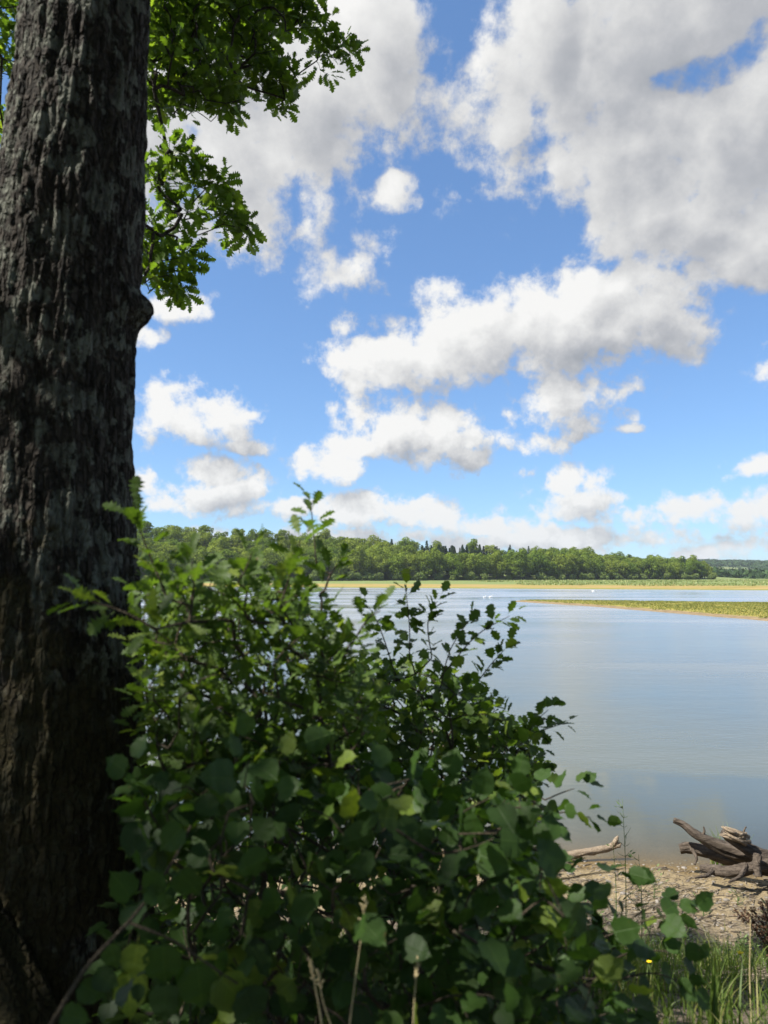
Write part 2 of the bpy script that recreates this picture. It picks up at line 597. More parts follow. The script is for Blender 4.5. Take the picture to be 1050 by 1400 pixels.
M = {}
M['oak_leaf'] = leaf_material('oak_leaf', (.045, .085, .010), (.085, .145, .016), (.16, .22, .03), .58)
M['sapling_leaf'] = leaf_material('sapling_leaf', (.033, .064, .010), (.064, .115, .017), (.15, .20, .03), .42, .55, .82, True)
M['hawthorn_leaf'] = leaf_material('hawthorn_leaf', (.030, .058, .010), (.062, .110, .016), (.15, .20, .03), .45, .55, .75)
M['hazel_leaf'] = leaf_material('hazel_leaf', (.017, .040, .008), (.034, .074, .012), (.13, .18, .02), .42, .55, .85, True)
M['oak_bark'] = mat_bark('oak_bark', (.008, .0066, .005), (.046, .038, .031), (.135, .14, .115), (.042, .034, .014), 1.0, 4.5)
M['limb_bark'] = mat_bark('limb_bark', (.02, .017, .014), (.08, .07, .06), None, None, 3.0)
M['twig'] = mat_bark('twig', (.035, .028, .02), (.10, .08, .055), None, None, 4.0)
M['driftwood'] = mat_bark('driftwood', (.011, .0085, .0065), (.135, .108, .084), None, None, 1.3, None, (.13, .5, 1), 0)
M['pale_wood'] = mat_bark('pale_wood', (.16, .12, .08), (.46, .37, .27), None, None, 2.5)


def mat_plain(name, a, b, scale=8.0, rough=.85, bump=True, spec=.2, detail=5, bdist=.02):
    m, n, out = material(name)
    geo = n.node('ShaderNodeNewGeometry')
    f = n.noise(geo.outputs['Position'], scale, detail, .6)
    principled(n, out, n.ramp(f, [(.3, a), (.7, b)]), rough, f if bump else None, .5, bdist, spec)
    return m


def mat_foliage_far(name, a, b, trans=.2):
    """crowns of the far wood; each tree takes its own shade of green"""
    m, n, out = material(name)
    at = n.node('ShaderNodeAttribute', attribute_name='leaf')
    oi = n.node('ShaderNodeObjectInfo')
    col = n.ramp(oi.outputs['Random'], [(0, a), (1, b)])
    col = n.mix(1.0, col, n.ramp(at.outputs['Fac'], [(0, (.72, .75, .7)), (1, (1.3, 1.25, 1.2))]), 'MULTIPLY')
    d = n.node('ShaderNodeBsdfDiffuse')
    n.put(d.inputs[0], col)
    tr = n.node('ShaderNodeBsdfTranslucent')
    n.put(tr.inputs[0], n.mix(1.0, col, (1.4, 1.4, .7), 'MULTIPLY'))
    mx = n.node('ShaderNodeMixShader')
    mx.inputs[0].default_value = trans
    n.t.links.new(d.outputs[0], mx.inputs[1])
    n.t.links.new(tr.outputs[0], mx.inputs[2])
    n.t.links.new(mx.outputs[0], out.inputs[0])
    return m


M['far_leaf'] = mat_foliage_far('far_leaf', (.095, .148, .022), (.165, .208, .036), .30)
M['far_conifer'] = mat_foliage_far('far_conifer', (.022, .045, .018), (.040, .065, .024), .08)
M['far_shrub'] = mat_foliage_far('far_shrub', (.11, .155, .045), (.15, .19, .06))
M['distant_leaf'] = mat_foliage_far('distant_leaf', (.035, .065, .026), (.06, .09, .035), .1)
M['far_bark'] = mat_plain('far_bark', (.05, .04, .03), (.10, .085, .065), 3)
M['grass'] = leaf_material('grass', (.06, .10, .02), (.10, .15, .03), (.26, .24, .09), .35, .55, .75)
M['island_grass'] = leaf_material('island_grass', (.12, .145, .030), (.17, .18, .042), (.24, .20, .07), .25, .7, .8)
M['reed'] = leaf_material('reed', (.17, .22, .08), (.22, .26, .10), (.34, .31, .15), .3, .6, .7)
M['straw'] = mat_plain('straw', (.30, .24, .12), (.52, .43, .25), 30, .7, False)
M['seedhead'] = mat_plain('seedhead', (.045, .024, .014), (.11, .06, .035), 40, .8, False)
M['petal'] = mat_plain('petal', (.75, .52, .01), (.85, .66, .03), 40, .6, False)
M['green_stem'] = mat_plain('green_stem', (.06, .10, .03), (.11, .15, .05), 30, .6, False)
M['pebble'] = mat_plain('pebble', (.09, .08, .066), (.24, .215, .185), 9, .8, True, .2, 4, .005)
M['litter'] = leaf_material('litter', (.06, .046, .034), (.16, .13, .095), (.32, .28, .22), .1, .8, .7)
M['swan'] = mat_plain('swan', (.78, .77, .74), (.85, .85, .83), 5, .6, False)
M['beak'] = mat_plain('beak', (.6, .2, .03), (.7, .26, .05), 9, .5, False)
M['house_wall'] = mat_plain('house_wall', (.62, .58, .52), (.74, .71, .66), .4, .9, False)
M['house_roof'] = mat_plain('house_roof', (.10, .085, .09), (.16, .13, .125), .8, .8, False)
M['house_glass'] = mat_plain('house_glass', (.03, .035, .04), (.05, .055, .06), .8, .2, False, .5)


# ------------------------------------------------------------------ terrain
def shore_y(x):
    x = np.asarray(x, float)
    return 10.45 + 0.25 * np.sin(x * .55 + 1.1) + 0.30 * gnoise(x * .9, 3.7) - .05 * np.clip(x, -8, 8) + .12 * gnoise(x * 3.1, 9.2)


def bank_z(x, y, fine=True):
    x, y = np.asarray(x, float), np.asarray(y, float)
    s = shore_y(x) - y
    up = .13 * np.clip(s, 0, 8.2) + 1.22 * sstep(s, 2.6, 8.2)
    z = np.where(s > 0, up, np.maximum(0.13 * s, -1.4))
    if fine:
        land = sstep(s, -.6, 1.5)
        z = z + land * (.10 * fbm(x * .9, y * .9, 1.0, 3) + .035 * fbm(x * 4, y * 4, 2.0, 3)) + .012 * (1 - land) * gnoise(x * 3, y * 3)
    return z


def spaced(lo, hi, fine_lo, fine_hi, step, grow=1.25):
    a = list(np.arange(fine_lo, fine_hi + 1e-6, step))
    s = step
    while a[-1] < hi:
        s *= grow
        a.append(min(a[-1] + s, hi))
    s = step
    b = []
    x = fine_lo
    while x > lo:
        s *= grow
        x = max(x - s, lo)
        b.append(x)
    return np.array(b[::-1] + a)


def grid_faces(nx, ny):
    i, j = np.meshgrid(np.arange(ny - 1), np.arange(nx - 1), indexing='ij')
    k = i * nx + j
    return np.stack([k, k + 1, k + nx + 1, k + nx], -1).reshape(-1, 4)


def mat_bank():
    m, n, out = material('bank_soil')
    geo = n.node('ShaderNodeNewGeometry')
    pos = geo.outputs['Position']
    sp = n.node('ShaderNodeSeparateXYZ')
    n.t.links.new(pos, sp.inputs[0])
    f = n.noise(pos, 2.2, 6, .62)
    g = n.noise(pos, 34, 5, .65)
    sand = n.ramp(g, [(.25, (.10, .078, .046)), (.5, (.22, .172, .10)), (.78, (.34, .275, .168))])
    wet = n.smooth(n.m('ADD', sp.outputs[2], n.m('MULTIPLY_ADD', f, .10, -.05)), 0.0, .10)
    sand = n.mix(wet, n.mix(1.0, sand, (.62, .56, .45), 'MULTIPLY'), sand)
    soil = n.ramp(g, [(.25, (.055, .043, .030)), (.55, (.13, .105, .075)), (.8, (.24, .20, .15))])
    k = n.smooth(n.m('ADD', sp.outputs[2], n.m('MULTIPLY_ADD', f, .9, -.45)), .16, .46)
    col = n.mix(k, sand, soil)
    principled(n, out, col, .92, n.m('ADD', g, n.m('MULTIPLY', f, .6)), .7, .03, .15)
    return m


M['bank'] = mat_bank()
xs = spaced(-300, 300, -3.5, 8.5, .075, 1.22)
ys = spaced(-200, 24, 1.8, 13.5, .075, 1.22)
X, Y = np.meshgrid(xs, ys)
bank = mesh_obj('bank', np.stack([X, Y, bank_z(X, Y)], -1).reshape(-1, 3), grid_faces(len(xs), len(ys)), M['bank'])
tag(bank, 'sandy sloping lake bank with dry litter and patchy grass', None, None, 'structure')


def far_shore_y(x):
    x = np.asarray(x, float)
    return np.clip(250 - .40 * x, 175, 420) + 3 * gnoise(x * .03, 1.5) + 1.2 * gnoise(x * .13, 4.5)


def wood_edge(x):
    return np.maximum(far_shore_y(x) + 14, 385 + .60 * np.asarray(x, float))


def far_z(x, y):
    x, y = np.asarray(x, float), np.asarray(y, float)
    s = y - far_shore_y(x)
    z = np.where(s < 0, np.maximum(.05 * s, -1.5), 1.15 * (1 - np.exp(-s / 9.0)))
    e = y - wood_edge(x)
    hill = np.interp(x, [-400, -150, -60, 0, 80, 160, 260, 330, 400], [27, 25, 20, 15, 13, 9.5, 4.0, 0, 0])
    z = z + hill * sstep(e, -6, 85) + .5 * sstep(s, 4, 60)
    # distant hill
    rid = 41 - 11 * np.clip((x - 850) / 450, -1, 1.6) + 3 * gnoise(x * .004, 2.2)
    z = z + rid * sstep(y + .12 * x, 1050, 2150) * sstep(x, -600, 250)
    z = z + 16 * sstep(y, 900, 1800) * (1 - sstep(x, -600, 250))
    z = z - 60 * sstep(y, 2600, 4200)
    return z + .12 * fbm(x * .05, y * .05, 0, 3) * sstep(s, 0, 10)


def mat_far():
    m, n, out = material('far_land')
    geo = n.node('ShaderNodeNewGeometry')
    pos = geo.outputs['Position']
    sp = n.node('ShaderNodeSeparateXYZ')
    n.t.links.new(pos, sp.inputs[0])
    st = n.v('MULTIPLY', pos, (.25, 1, 1))
    f = n.noise(st, .22, 5, .62)
    g = n.noise(pos, 1.6, 5, .62)
    ochre = n.ramp(n.m('ADD', n.m('MULTIPLY', f, .6), n.m('MULTIPLY', g, .4)),
                   [(.30, (.17, .15, .04)), (.5, (.24, .185, .065)), (.62, (.30, .205, .10)), (.75, (.26, .205, .105))])
    rim = n.ramp(g, [(.3, (.14, .145, .035)), (.7, (.19, .18, .055))])
    ochre = n.mix(n.smooth(n.m('ADD', sp.outputs[2], n.m('MULTIPLY_ADD', f, .3, -.15)), .12, .42), rim, ochre)
    meadow = n.ramp(n.m('ADD', n.m('MULTIPLY', f, .5), n.m('MULTIPLY', g, .5)), [(.3, (.10, .14, .045)), (.7, (.175, .20, .075))])
    col = n.mix(n.smooth(n.m('ADD', sp.outputs[2], n.m('MULTIPLY_ADD', f, .5, -.25)), 1.02, 1.28), ochre, meadow)
    # fields on the distant hill
    cell = n.voronoi(n.v('MULTIPLY', pos, (1, .55, 0)), .0085, 'F1', out='Color')
    cs = n.node('ShaderNodeSeparateColor')
    n.t.links.new(cell, cs.inputs[0])
    fields = n.ramp(cs.outputs[0], [(.0, (.05, .08, .035)), (.5, (.075, .105, .042)), (.72, (.13, .15, .06)), (.9, (.30, .27, .13))], 'CONSTANT')
    col = n.mix(n.smooth(sp.outputs[1], 700, 900), col, fields)
    principled(n, out, col, .95, None, spec=.1)
    return m


M['far_land'] = mat_far()
xs = spaced(-3400, 3400, -170, 330, 3.0, 1.18)
ys = spaced(24.5, 4200, 170, 330, 1.5, 1.06)
X, Y = np.meshgrid(xs, ys)
land = mesh_obj('terrain', np.stack([X, Y, far_z(X, Y)], -1).reshape(-1, 3), grid_faces(len(xs), len(ys)), M['far_land'])
tag(land, 'far ochre shore, meadows and low distant hills', None, None, 'structure')


def mat_water():
    m, n, out = material('lake_water')
    geo = n.node('ShaderNodeNewGeometry')
    pos = geo.outputs['Position']
    sp = n.node('ShaderNodeSeparateXYZ')
    n.t.links.new(pos, sp.inputs[0])
    dp = n.node('ShaderNodeAttribute', attribute_name='depth')
    # sheltered calm water along the bank, wind ripples farther out
    edge = n.m('ADD', n.m('MULTIPLY_ADD', sp.outputs[0], .24, -.9), n.m('MULTIPLY_ADD', n.noise(pos, .30, 4, .55), 3.4, -1.7))
    wind = n.smooth(n.m('ADD', sp.outputs[1], edge), 15.0, 15.9)
    st = n.v('MULTIPLY', pos, (.45, 1.0, 1.0))
    rip = n.noise(st, 7.0, 4, .55)
    rip2 = n.noise(st, 1.3, 3, .5)
    gust = n.noise(n.v('MULTIPLY', pos, (.22, 1, 1)), .09, 5, .6)
    h = n.m('ADD', rip, n.m('MULTIPLY', rip2, 1.6))
    bmp = n.node('ShaderNodeBump')
    n.put(bmp.inputs['Height'], h)
    bmp.inputs['Distance'].default_value = .03
    n.put(bmp.inputs['Strength'], n.lin(wind, 0, 1, .05, n.lin(gust, .35, .65, .10, .36)))
    fr = n.node('ShaderNodeFresnel')
    fr.inputs[0].default_value = 1.333
    n.t.links.new(bmp.outputs[0], fr.inputs[1])
    gl = n.node('ShaderNodeBsdfGlossy')
    gl.inputs[0].default_value = (1, 1, 1, 1)
    n.put(gl.inputs['Roughness'], n.lin(wind, 0, 1, .02, n.lin(gust, .35, .65, .12, .34)))
    n.t.links.new(bmp.outputs[0], gl.inputs['Normal'])
    body = n.node('ShaderNodeBsdfDiffuse')
    body.inputs[0].default_value = (.084, .098, .087, 1)
    clear = n.node('ShaderNodeBsdfTransparent')
    clear.inputs[0].default_value = (.86, .84, .72, 1)
    tm = n.node('ShaderNodeMixShader')
    n.put(tm.inputs[0], n.m('SUBTRACT', 1.0, n.m('POWER', 2.718, n.m('MULTIPLY', n.m('MAXIMUM', dp.outputs['Fac'], 0.0), -5.5))))
    n.t.links.new(clear.outputs[0], tm.inputs[1])
    n.t.links.new(body.outputs[0], tm.inputs[2])
    mx = n.node('ShaderNodeMixShader')
    n.t.links.new(fr.outputs[0], mx.inputs[0])
    n.t.links.new(tm.outputs[0], mx.inputs[1])
    n.t.links.new(gl.outputs[0], mx.inputs[2])
    n.t.links.new(mx.outputs[0], out.inputs[0])
    return m


M['water'] = mat_water()
xs = spaced(-1500, 1500, -5, 8.5, .15, 1.25)
ys = spaced(8.0, 520, 9.0, 15, .15, 1.25)
X, Y = np.meshgrid(xs, ys)
dep = np.where(Y < 22, -bank_z(X, Y), 1.5)
water = mesh_obj('lake', np.stack([X, Y, 0 * X], -1).reshape(-1, 3), grid_faces(len(xs), len(ys)), M['water'], attrs={'depth': dep.ravel()})
tag(water, 'calm lake with rippled grey water and a smooth blue patch by the bank', None, None, 'structure')

# ------------------------------------------------------------------ island spit
isl = np.array([(20.2, 115), (27, 97.5), (31, 81), (34.6, 64), (44, 52), (75, 50), (120, 70), (120, 104), (75, 106), (55, 104), (42, 109), (31, 114), (24, 116.5)])


def poly_sd(px, py, poly):
    """signed distance, positive inside"""
    d = np.full(np.shape(px), 1e9)
    ins = np.zeros(np.shape(px), bool)
    for k in range(len(poly)):
        a, b = poly[k], poly[(k + 1) % len(poly)]
        e = b - a
        t = np.clip(((px - a[0]) * e[0] + (py - a[1]) * e[1]) / (e @ e), 0, 1)
        d = np.minimum(d, np.hypot(px - a[0] - t * e[0], py - a[1] - t * e[1]))
        c = ((a[1] > py) != (b[1] > py)) & (px < (b[0] - a[0]) * (py - a[1]) / (b[1] - a[1] + 1e-12) + a[0])
        ins ^= c
    return np.where(ins, d, -d)


def island_z(x, y):
    s = poly_sd(x, y, isl) + .5 * gnoise(x * .35, y * .35) + .25 * gnoise(x * 1.3, y * 1.3)
    return np.where(s > 0, .42 * (1 - np.exp(-s / 2.4)), np.maximum(.12 * s, -1.6)) + .03 * fbm(x * .8, y * .8, 0, 3) * sstep(s, 0, 2)


m, n, out = material('island_soil')
geo = n.node('ShaderNodeNewGeometry')
sp = n.node('ShaderNodeSeparateXYZ')
n.t.links.new(geo.outputs['Position'], sp.inputs[0])
g = n.noise(geo.outputs['Position'], 1.4, 6, .65)
mud = n.ramp(g, [(.3, (.13, .095, .055)), (.7, (.24, .18, .105))])
top = n.ramp(g, [(.3, (.15, .14, .03)), (.55, (.23, .20, .045)), (.75, (.30, .22, .08))])
principled(n, out, n.mix(n.smooth(n.m('ADD', sp.outputs[2], n.m('MULTIPLY_ADD', g, .16, -.08)), .14, .26), mud, top), .95, g, .5, .1, .1)
M['island_soil'] = m
xs = np.arange(16, 124, .5)
ys = np.arange(46, 121, .5)
X, Y = np.meshgrid(xs, ys)
island = mesh_obj('island', np.stack([X, Y, island_z(X, Y)], -1).reshape(-1, 3), grid_faces(len(xs), len(ys)), M['island_soil'])
tag(island, 'low muddy spit covered in yellow green grass in the lake', None, None, 'structure')


def blades(name, pos, height, width, mat, lean=.35, attr_rng=(0, 1), segs=2, parent=None):
    """many tapering blades in one mesh"""
    N = len(pos)
    yaw = rng.uniform(0, 2 * np.pi, N)
    ln = rng.uniform(0, lean, N) * height
    hd = rng.uniform(0, 2 * np.pi, N)
    side = np.stack([np.cos(yaw), np.sin(yaw), 0 * yaw], -1) * width[:, None] * .5
    dirv = np.stack([np.cos(hd), np.sin(hd), 0 * hd], -1) * ln[:, None]
    upv = np.array([0, 0, 1.0]) * height[:, None]
    V = []
    for k in range(segs):
        t = k / segs
        c = pos + upv * t * (1 - .12 * t) + dirv * t * t
        w = side * (1 - .55 * t)
        V += [c - w, c + w]
    V.append(pos + upv * .88 + dirv)
    V = np.stack(V, 1)
    nv = V.shape[1]
    base = np.arange(N)[:, None] * nv
    q = np.concatenate([base + np.array([2 * k, 2 * k + 1, 2 * k + 3, 2 * k + 2]) for k in range(segs - 1)]) if segs > 1 else np.zeros((0, 4), int)
    t = base + np.array([2 * segs - 2, 2 * segs - 1, 2 * segs])
    a = np.repeat(rng.uniform(*attr_rng, N), nv)
    return mesh_obj(name, V.reshape(-1, 3), [q, t], mat, parent, True, {'leaf': a})


px_ = rng.uniform(18, 90, 110000)
py_ = rng.uniform(48, 118, 110000)
sd = poly_sd(px_, py_, isl)
keep = (sd > 1.3 + 1.2 * gnoise(px_ * .5, py_ * .5)) & (gnoise(px_ * .25, py_ * .25, 4) > -.28) & (px_ < .62 * py_ + 8)
px_, py_ = px_[keep], py_[keep]
hh = rng.uniform(.05, .15, len(px_)) * (1 + .9 * np.clip(gnoise(px_ * .2, py_ * .2, 9) + .1, 0, 1))
ig = blades('island_grass', np.stack([px_, py_, island_z(px_, py_) - .01], -1), hh, rng.uniform(.06, .16, len(px_)), M['island_grass'], .6)
tag(ig, 'short yellow green grass growing on the low spit', 'grass', None, 'stuff')

# reeds along the far meadow
px_ = rng.uniform(45, 330, 26000)
off = rng.uniform(0, 1, 26000)
y0 = far_shore_y(px_) + 16
py_ = y0 + off ** 1.5 * np.maximum(wood_edge(px_) - y0 - 6, 4) * .8
keep = (gnoise(px_ * .03, py_ * .02, 7) > -.12)
px_, py_ = px_[keep], py_[keep]
rd = blades('reeds', np.stack([px_, py_, far_z(px_, py_) - .05], -1), rng.uniform(.35, .9, len(px_)) * (1 + .9 * gnoise(px_ * .05, py_ * .05, 3)), rng.uniform(.3, .7, len(px_)), M['reed'], .6)
tag(rd, 'pale green reeds in front of the far wood', 'reeds', None, 'stuff')


# ------------------------------------------------------------------ far wood
def crown_mesh(name, seed, h, r, base, clumps, leaves, lsize, conifer=False):
    rg = np.random.default_rng(seed)
    V, T, A = [], [], []
    cs = []
    if not conifer:
        for k in range(clumps):
            while True:
                p = rg.uniform(-1, 1, 3)
                if .25 < np.linalg.norm(p) < 1 and p[2] > -.9:
                    break
            p = p / np.linalg.norm(p) * rg.uniform(.62, .92)
            cs.append((p * np.array([r, r, (h - base) / 2]) * .82 + np.array([0, 0, (h + base) / 2]), r * rg.uniform(.24, .40)))
        cs.append((np.array([0, 0, (h + base) / 2]), r * .55))
        pts, nr, av = [], [], []
        for (c, cr) in cs:
            m_ = max(10, int(leaves * (cr / r) ** 2 / sum((q[1] / r) ** 2 for q in cs)))
            d = rg.normal(size=(m_, 3))
            d[:, 2] += .25
            d /= np.linalg.norm(d, axis=1)[:, None]
            pts.append(c + d * cr * rg.uniform(.72, 1.08, (m_, 1)) * np.array([1, 1, .8]))
            nr.append(d)
            av.append(np.clip(rg.normal(.5, .22) + rg.normal(0, .15, m_), 0, 1))
        pts, nr, av = np.concatenate(pts), np.concatenate(nr), np.concatenate(av)
    else:
        m_ = leaves
        t = rg.uniform(0, 1, m_) ** 1.3
        lay = np.floor(t * 14) / 14 + rg.uniform(0, .03, m_)
        rad = r * (1 - lay) * rg.uniform(.35, 1.0, m_) + .15
        th = rg.uniform(0, 2 * np.pi, m_)
        pts = np.stack([rad * np.cos(th), rad * np.sin(th), base + (h - base) * lay - rad * .25 + .2], -1)
        nr = np.stack([np.cos(th) * .6, np.sin(th) * .6, np.full(m_, .8)], -1)
        av = rg.uniform(.2, .8, m_)
    nr = nr + rg.normal(0, .45, nr.shape)
    nr /= np.linalg.norm(nr, axis=1)[:, None]
    t1 = np.cross(nr, rg.normal(size=nr.shape))
    t1 /= np.linalg.norm(t1, axis=1)[:, None]
    t2 = np.cross(nr, t1)
    s = (lsize * rg.uniform(.6, 1.35, len(pts)))[:, None]
    quad = np.stack([pts + t1 * s, pts + t2 * s * .7 + nr * s * .18, pts - t1 * s, pts - t2 * s * .7 + nr * s * .12], 1).reshape(-1, 3)
    f = np.arange(len(pts) * 4).reshape(-1, 4)
    me = bpy.data.meshes.new(name)
    make_mesh(me, quad, [f], False, {'leaf': np.repeat(av, 4)})
    return me


def trunk_mesh(name, h, r):
    pt = Parts()
    pt.tube(curve([(0, 0, -.6), (.1 * r, 0, h * .3), (-.3 * r, .2 * r, h * .65), (0, 0, h)], 7), np.linspace(r, r * .3, 7), 7)
    for k in range(4):
        a = k * 1.7
        pt.tube(curve([(0, 0, h * (.4 + .1 * k)), (math.cos(a) * h * .12, math.sin(a) * h * .12, h * (.55 + .1 * k)), (math.cos(a) * h * .24, math.sin(a) * h * .24, h * (.66 + .1 * k))], 5), np.linspace(r * .4, r * .12, 5), 5)
    me = bpy.data.meshes.new(name)
    make_mesh(me, np.concatenate(pt.v), [np.concatenate(pt.q), np.concatenate(pt.t)])
    me.materials.append(M['far_bark'])
    return me


BROAD = [(crown_mesh('broad_crown', 100 + k, 12.5 + (k % 4) * 1.1, 5.2 + (k % 3) * .55, -.3, 34 + 3 * (k % 4), 3400, .36), trunk_mesh('broad_trunk', 9.5, .32)) for k in range(8)]
CONI = [(crown_mesh('conifer_crown', 200 + k, 16 + 1.2 * k, 3.5 + .3 * k, 1.5, 0, 2600, .50, True), trunk_mesh('conifer_trunk', 14.5, .22)) for k in range(3)]
SHRUB = [(crown_mesh('shrub_crown', 300 + k, 4.2, 2.9, .1, 16, 1200, .30), trunk_mesh('shrub_trunk', 2.6, .10)) for k in range(3)]
for me_, _ in BROAD:
    me_.materials.append(M['far_leaf'])
for me_, _ in CONI:
    me_.materials.append(M['far_conifer'])
for me_, _ in SHRUB:
    me_.materials.append(M['far_shrub'])


def plant_tree(name, meshes, x, y, s, label, cat, group):
    z = float(far_z(x, y))
    e = empty(name, (x, y, z - .1), label, cat, group)
    e.rotation_euler = (0, 0, random.uniform(0, 6.283))
    e.scale = (s * random.uniform(.93, 1.07), s * random.uniform(.93, 1.07), s)
    for nm, me in (('crown', meshes[0]), ('trunk', meshes[1])):
        o = bpy.data.objects.new(nm, me)
        COL.objects.link(o)
        o.parent = e
    return e


ntree = 0
row_off = [4, 11, 19, 29, 41, 55]
for rI, ro in enumerate(row_off):
    x = -172.0 + rng.uniform(0, 6)
    while x < 258 - rI * 3:
        xx = x + rng.uniform(-1.5, 1.5)
        yy = float(wood_edge(xx)) + ro + rng.uniform(-2.5, 2.5)
        sl = xx / yy
        x += rng.uniform(7.4, 10.2) * (1.0 - .22 * (rI == 5))
        if sl < -.40 or sl > .455:
            continue
        top = rI >= 3
        con = (rI >= 2 and (.055 < sl < .21) and rng.random() < .8) or (top and (-.12 < sl < .35) and rng.random() < .13) or (rI >= 2 and .38 < sl < .43 and rng.random() < .5)
        if con:
            s = rng.uniform(.68, .90)
            plant_tree('conifer_tree', CONI[rng.integers(3)], xx, yy, s, 'dark pointed conifer rising above the leafy wood on the far shore', 'tree', 'conifers of the far wood')
        else:
            s = (rng.uniform(.88, 1.2) if rI < 4 else rng.uniform(.90, 1.06)) * (1.12 if -.1 < sl < .3 else 1)
            front = rI == 0
            plant_tree('broadleaf_tree', BROAD[rng.integers(8)], xx, yy, s,
                       'round leafy green tree at the front edge of the far wood' if front else 'round leafy green tree inside the far wood behind its front row',
                       'tree', 'front trees of the far wood' if front else 'inner trees of the far wood')
        ntree += 1
for k in range(52):
    sl = rng.uniform(.052, .205) if k < 44 else rng.uniform(-.1, .4)
    yy = 0.0
    xx = 0.0
    for _ in range(12):
        yy = float(wood_edge(xx)) + rng.uniform(34, 62) * .25 + 36
        xx = sl * yy
    plant_tree('conifer_tree', CONI[rng.integers(3)], xx, yy, rng.uniform(.60, .86), 'dark pointed conifer rising above the leafy wood on the far shore', 'tree', 'conifers of the far wood')
for k in range(70):
    xx = rng.uniform(-110, 250)
    yy = float(wood_edge(xx)) - rng.uniform(1, 5)
    plant_tree('willow_shrub', SHRUB[rng.integers(3)], xx, yy, rng.uniform(.6, 1.35), 'low pale green shrub at the foot of the far wood', 'shrub', 'shrubs at the foot of the far wood')
print('TREES', ntree)

# distant hill: woods and hedges as one mass, and a hamlet
N = 8000
hx = rng.uniform(150, 1500, N)
hy = rng.uniform(620, 2350, N)
sl = hx / hy
wooded = fbm(hx * .004, hy * .009, 3.3, 3) + .75 * sstep(hy, 1500, 2000) + .35 * (1 - sstep(hy, 640, 800)) - .05
keep = (wooded > -.05) & (sl > .37) & (sl < .62)
hx, hy = hx[keep], hy[keep]
hz = far_z(hx, hy)
pt_v, pt_q, pt_a = [], [], []
for i in range(len(hx)):
    m_ = 34
    d = rng.normal(size=(m_, 3))
    d /= np.linalg.norm(d, axis=1)[:, None]
    c = np.array([hx[i], hy[i], hz[i] + 4.0])
    rr = rng.uniform(4.2, 7.0)
    p = c + d * rr * np.array([1.25, 1.25, .85]) * rng.uniform(.75, 1.05, (m_, 1))
    nn = d + rng.normal(0, .35, d.shape)
    t1 = np.cross(nn, rng.normal(size=d.shape))
    t1 /= np.linalg.norm(t1, axis=1)[:, None]
    t2 = np.cross(nn, t1)
    s = 1.7
    pt_v.append(np.stack([p + t1 * s, p + t2 * s, p - t1 * s, p - t2 * s], 1).reshape(-1, 3))
    pt_a.append(np.full(m_ * 4, rng.uniform()))
vv = np.concatenate(pt_v)
dw = mesh_obj('distant_woods', vv, [np.arange(len(vv)).reshape(-1, 4)], M['distant_leaf'], None, False, {'leaf': np.concatenate(pt_a)})
tag(dw, 'dark woods and hedges covering the distant hill', 'woods', None, 'stuff')


def house(x, y, w, d, h, rz, label):
    z = float(far_z(x, y))
    e = empty('farmhouse', (x, y, z), label, 'house', None)
    e.rotation_euler = (0, 0, rz)

    def sub(name, v, q, t, mat, par):
        me = bpy.data.meshes.new(name)
        make_mesh(me, v, [np.array(q), np.array(t)] if len(t) else [np.array(q)], False)
        me.materials.append(mat)
        o = bpy.data.objects.new(name, me)
        COL.objects.link(o)
        o.parent = par
        return o
    a, b, rh = w / 2, d / 2, d * .42
    v = [(-a, -b, -1), (a, -b, -1), (a, b, -1), (-a, b, -1), (-a, -b, h), (a, -b, h), (a, b, h), (-a, b, h), (-a, 0, h + rh), (a, 0, h + rh)]
    sub('wall', v, [(0, 1, 5, 4), (1, 2, 6, 5), (2, 3, 7, 6), (3, 0, 4, 7)], [(4, 7, 8), (5, 9, 6)], M['house_wall'], e)
    o_ = .5
    r0 = [(-a - o_, -b - o_, h - .3), (a + o_, -b - o_, h - .3), (a + o_, 0, h + rh + .15), (-a - o_, 0, h + rh + .15), (a + o_, b + o_, h - .3), (-a - o_, b + o_, h - .3)]
    r1 = [(p[0], p[1], p[2] + .25) for p in r0]
    roof = sub('roof', r0 + r1, [(0, 1, 2, 3), (3, 2, 4, 5), (6, 7, 8, 9), (9, 8, 10, 11), (0, 1, 7, 6), (5, 4, 10, 11)], [], M['house_roof'], e)
    bx = lambda x0, x1, y0, y1, z0, z1: ([(x0, y0, z0), (x1, y0, z0), (x1, y1, z0), (x0, y1, z0), (x0, y0, z1), (x1, y0, z1), (x1, y1, z1), (x0, y1, z1)],
                                         [(0, 1, 5, 4), (1, 2, 6, 5), (2, 3, 7, 6), (3, 0, 4, 7), (4, 5, 6, 7), (3, 2, 1, 0)])
    v, q = bx(a * .6, a * .6 + .9, -.5, .5, h + rh * .6, h + rh + 1.3)
    sub('chimney', v, q, [], M['house_wall'], roof)
    for fx in (-.55, 0, .55):
        v, q = bx(fx * a - .6, fx * a + .6, -b - .04, -b + .1, h * .35, h * .35 + 1.5)
        sub('window', v, q, [], M['house_glass'], e)


for (px, py, D, w, lab) in [(976, 789, 900, 11, 'pale farmhouse by the end of the far wood'), (988, 790, 940, 8, 'small pale cottage beside the farmhouse at the wood end'),
                            (1013, 788, 1000, 13, 'long pale farmhouse amid hedges below the distant hill'), (1022, 787, 1060, 8, 'small pale cottage behind the long farmhouse'),
                            (1003, 786, 1120, 9, 'pale house higher on the distant hill slope')]:
    q = P(px, py, D)
    house(q[0], q[1], w, 7.5, 4.6, rng.uniform(-.5, .3), lab)


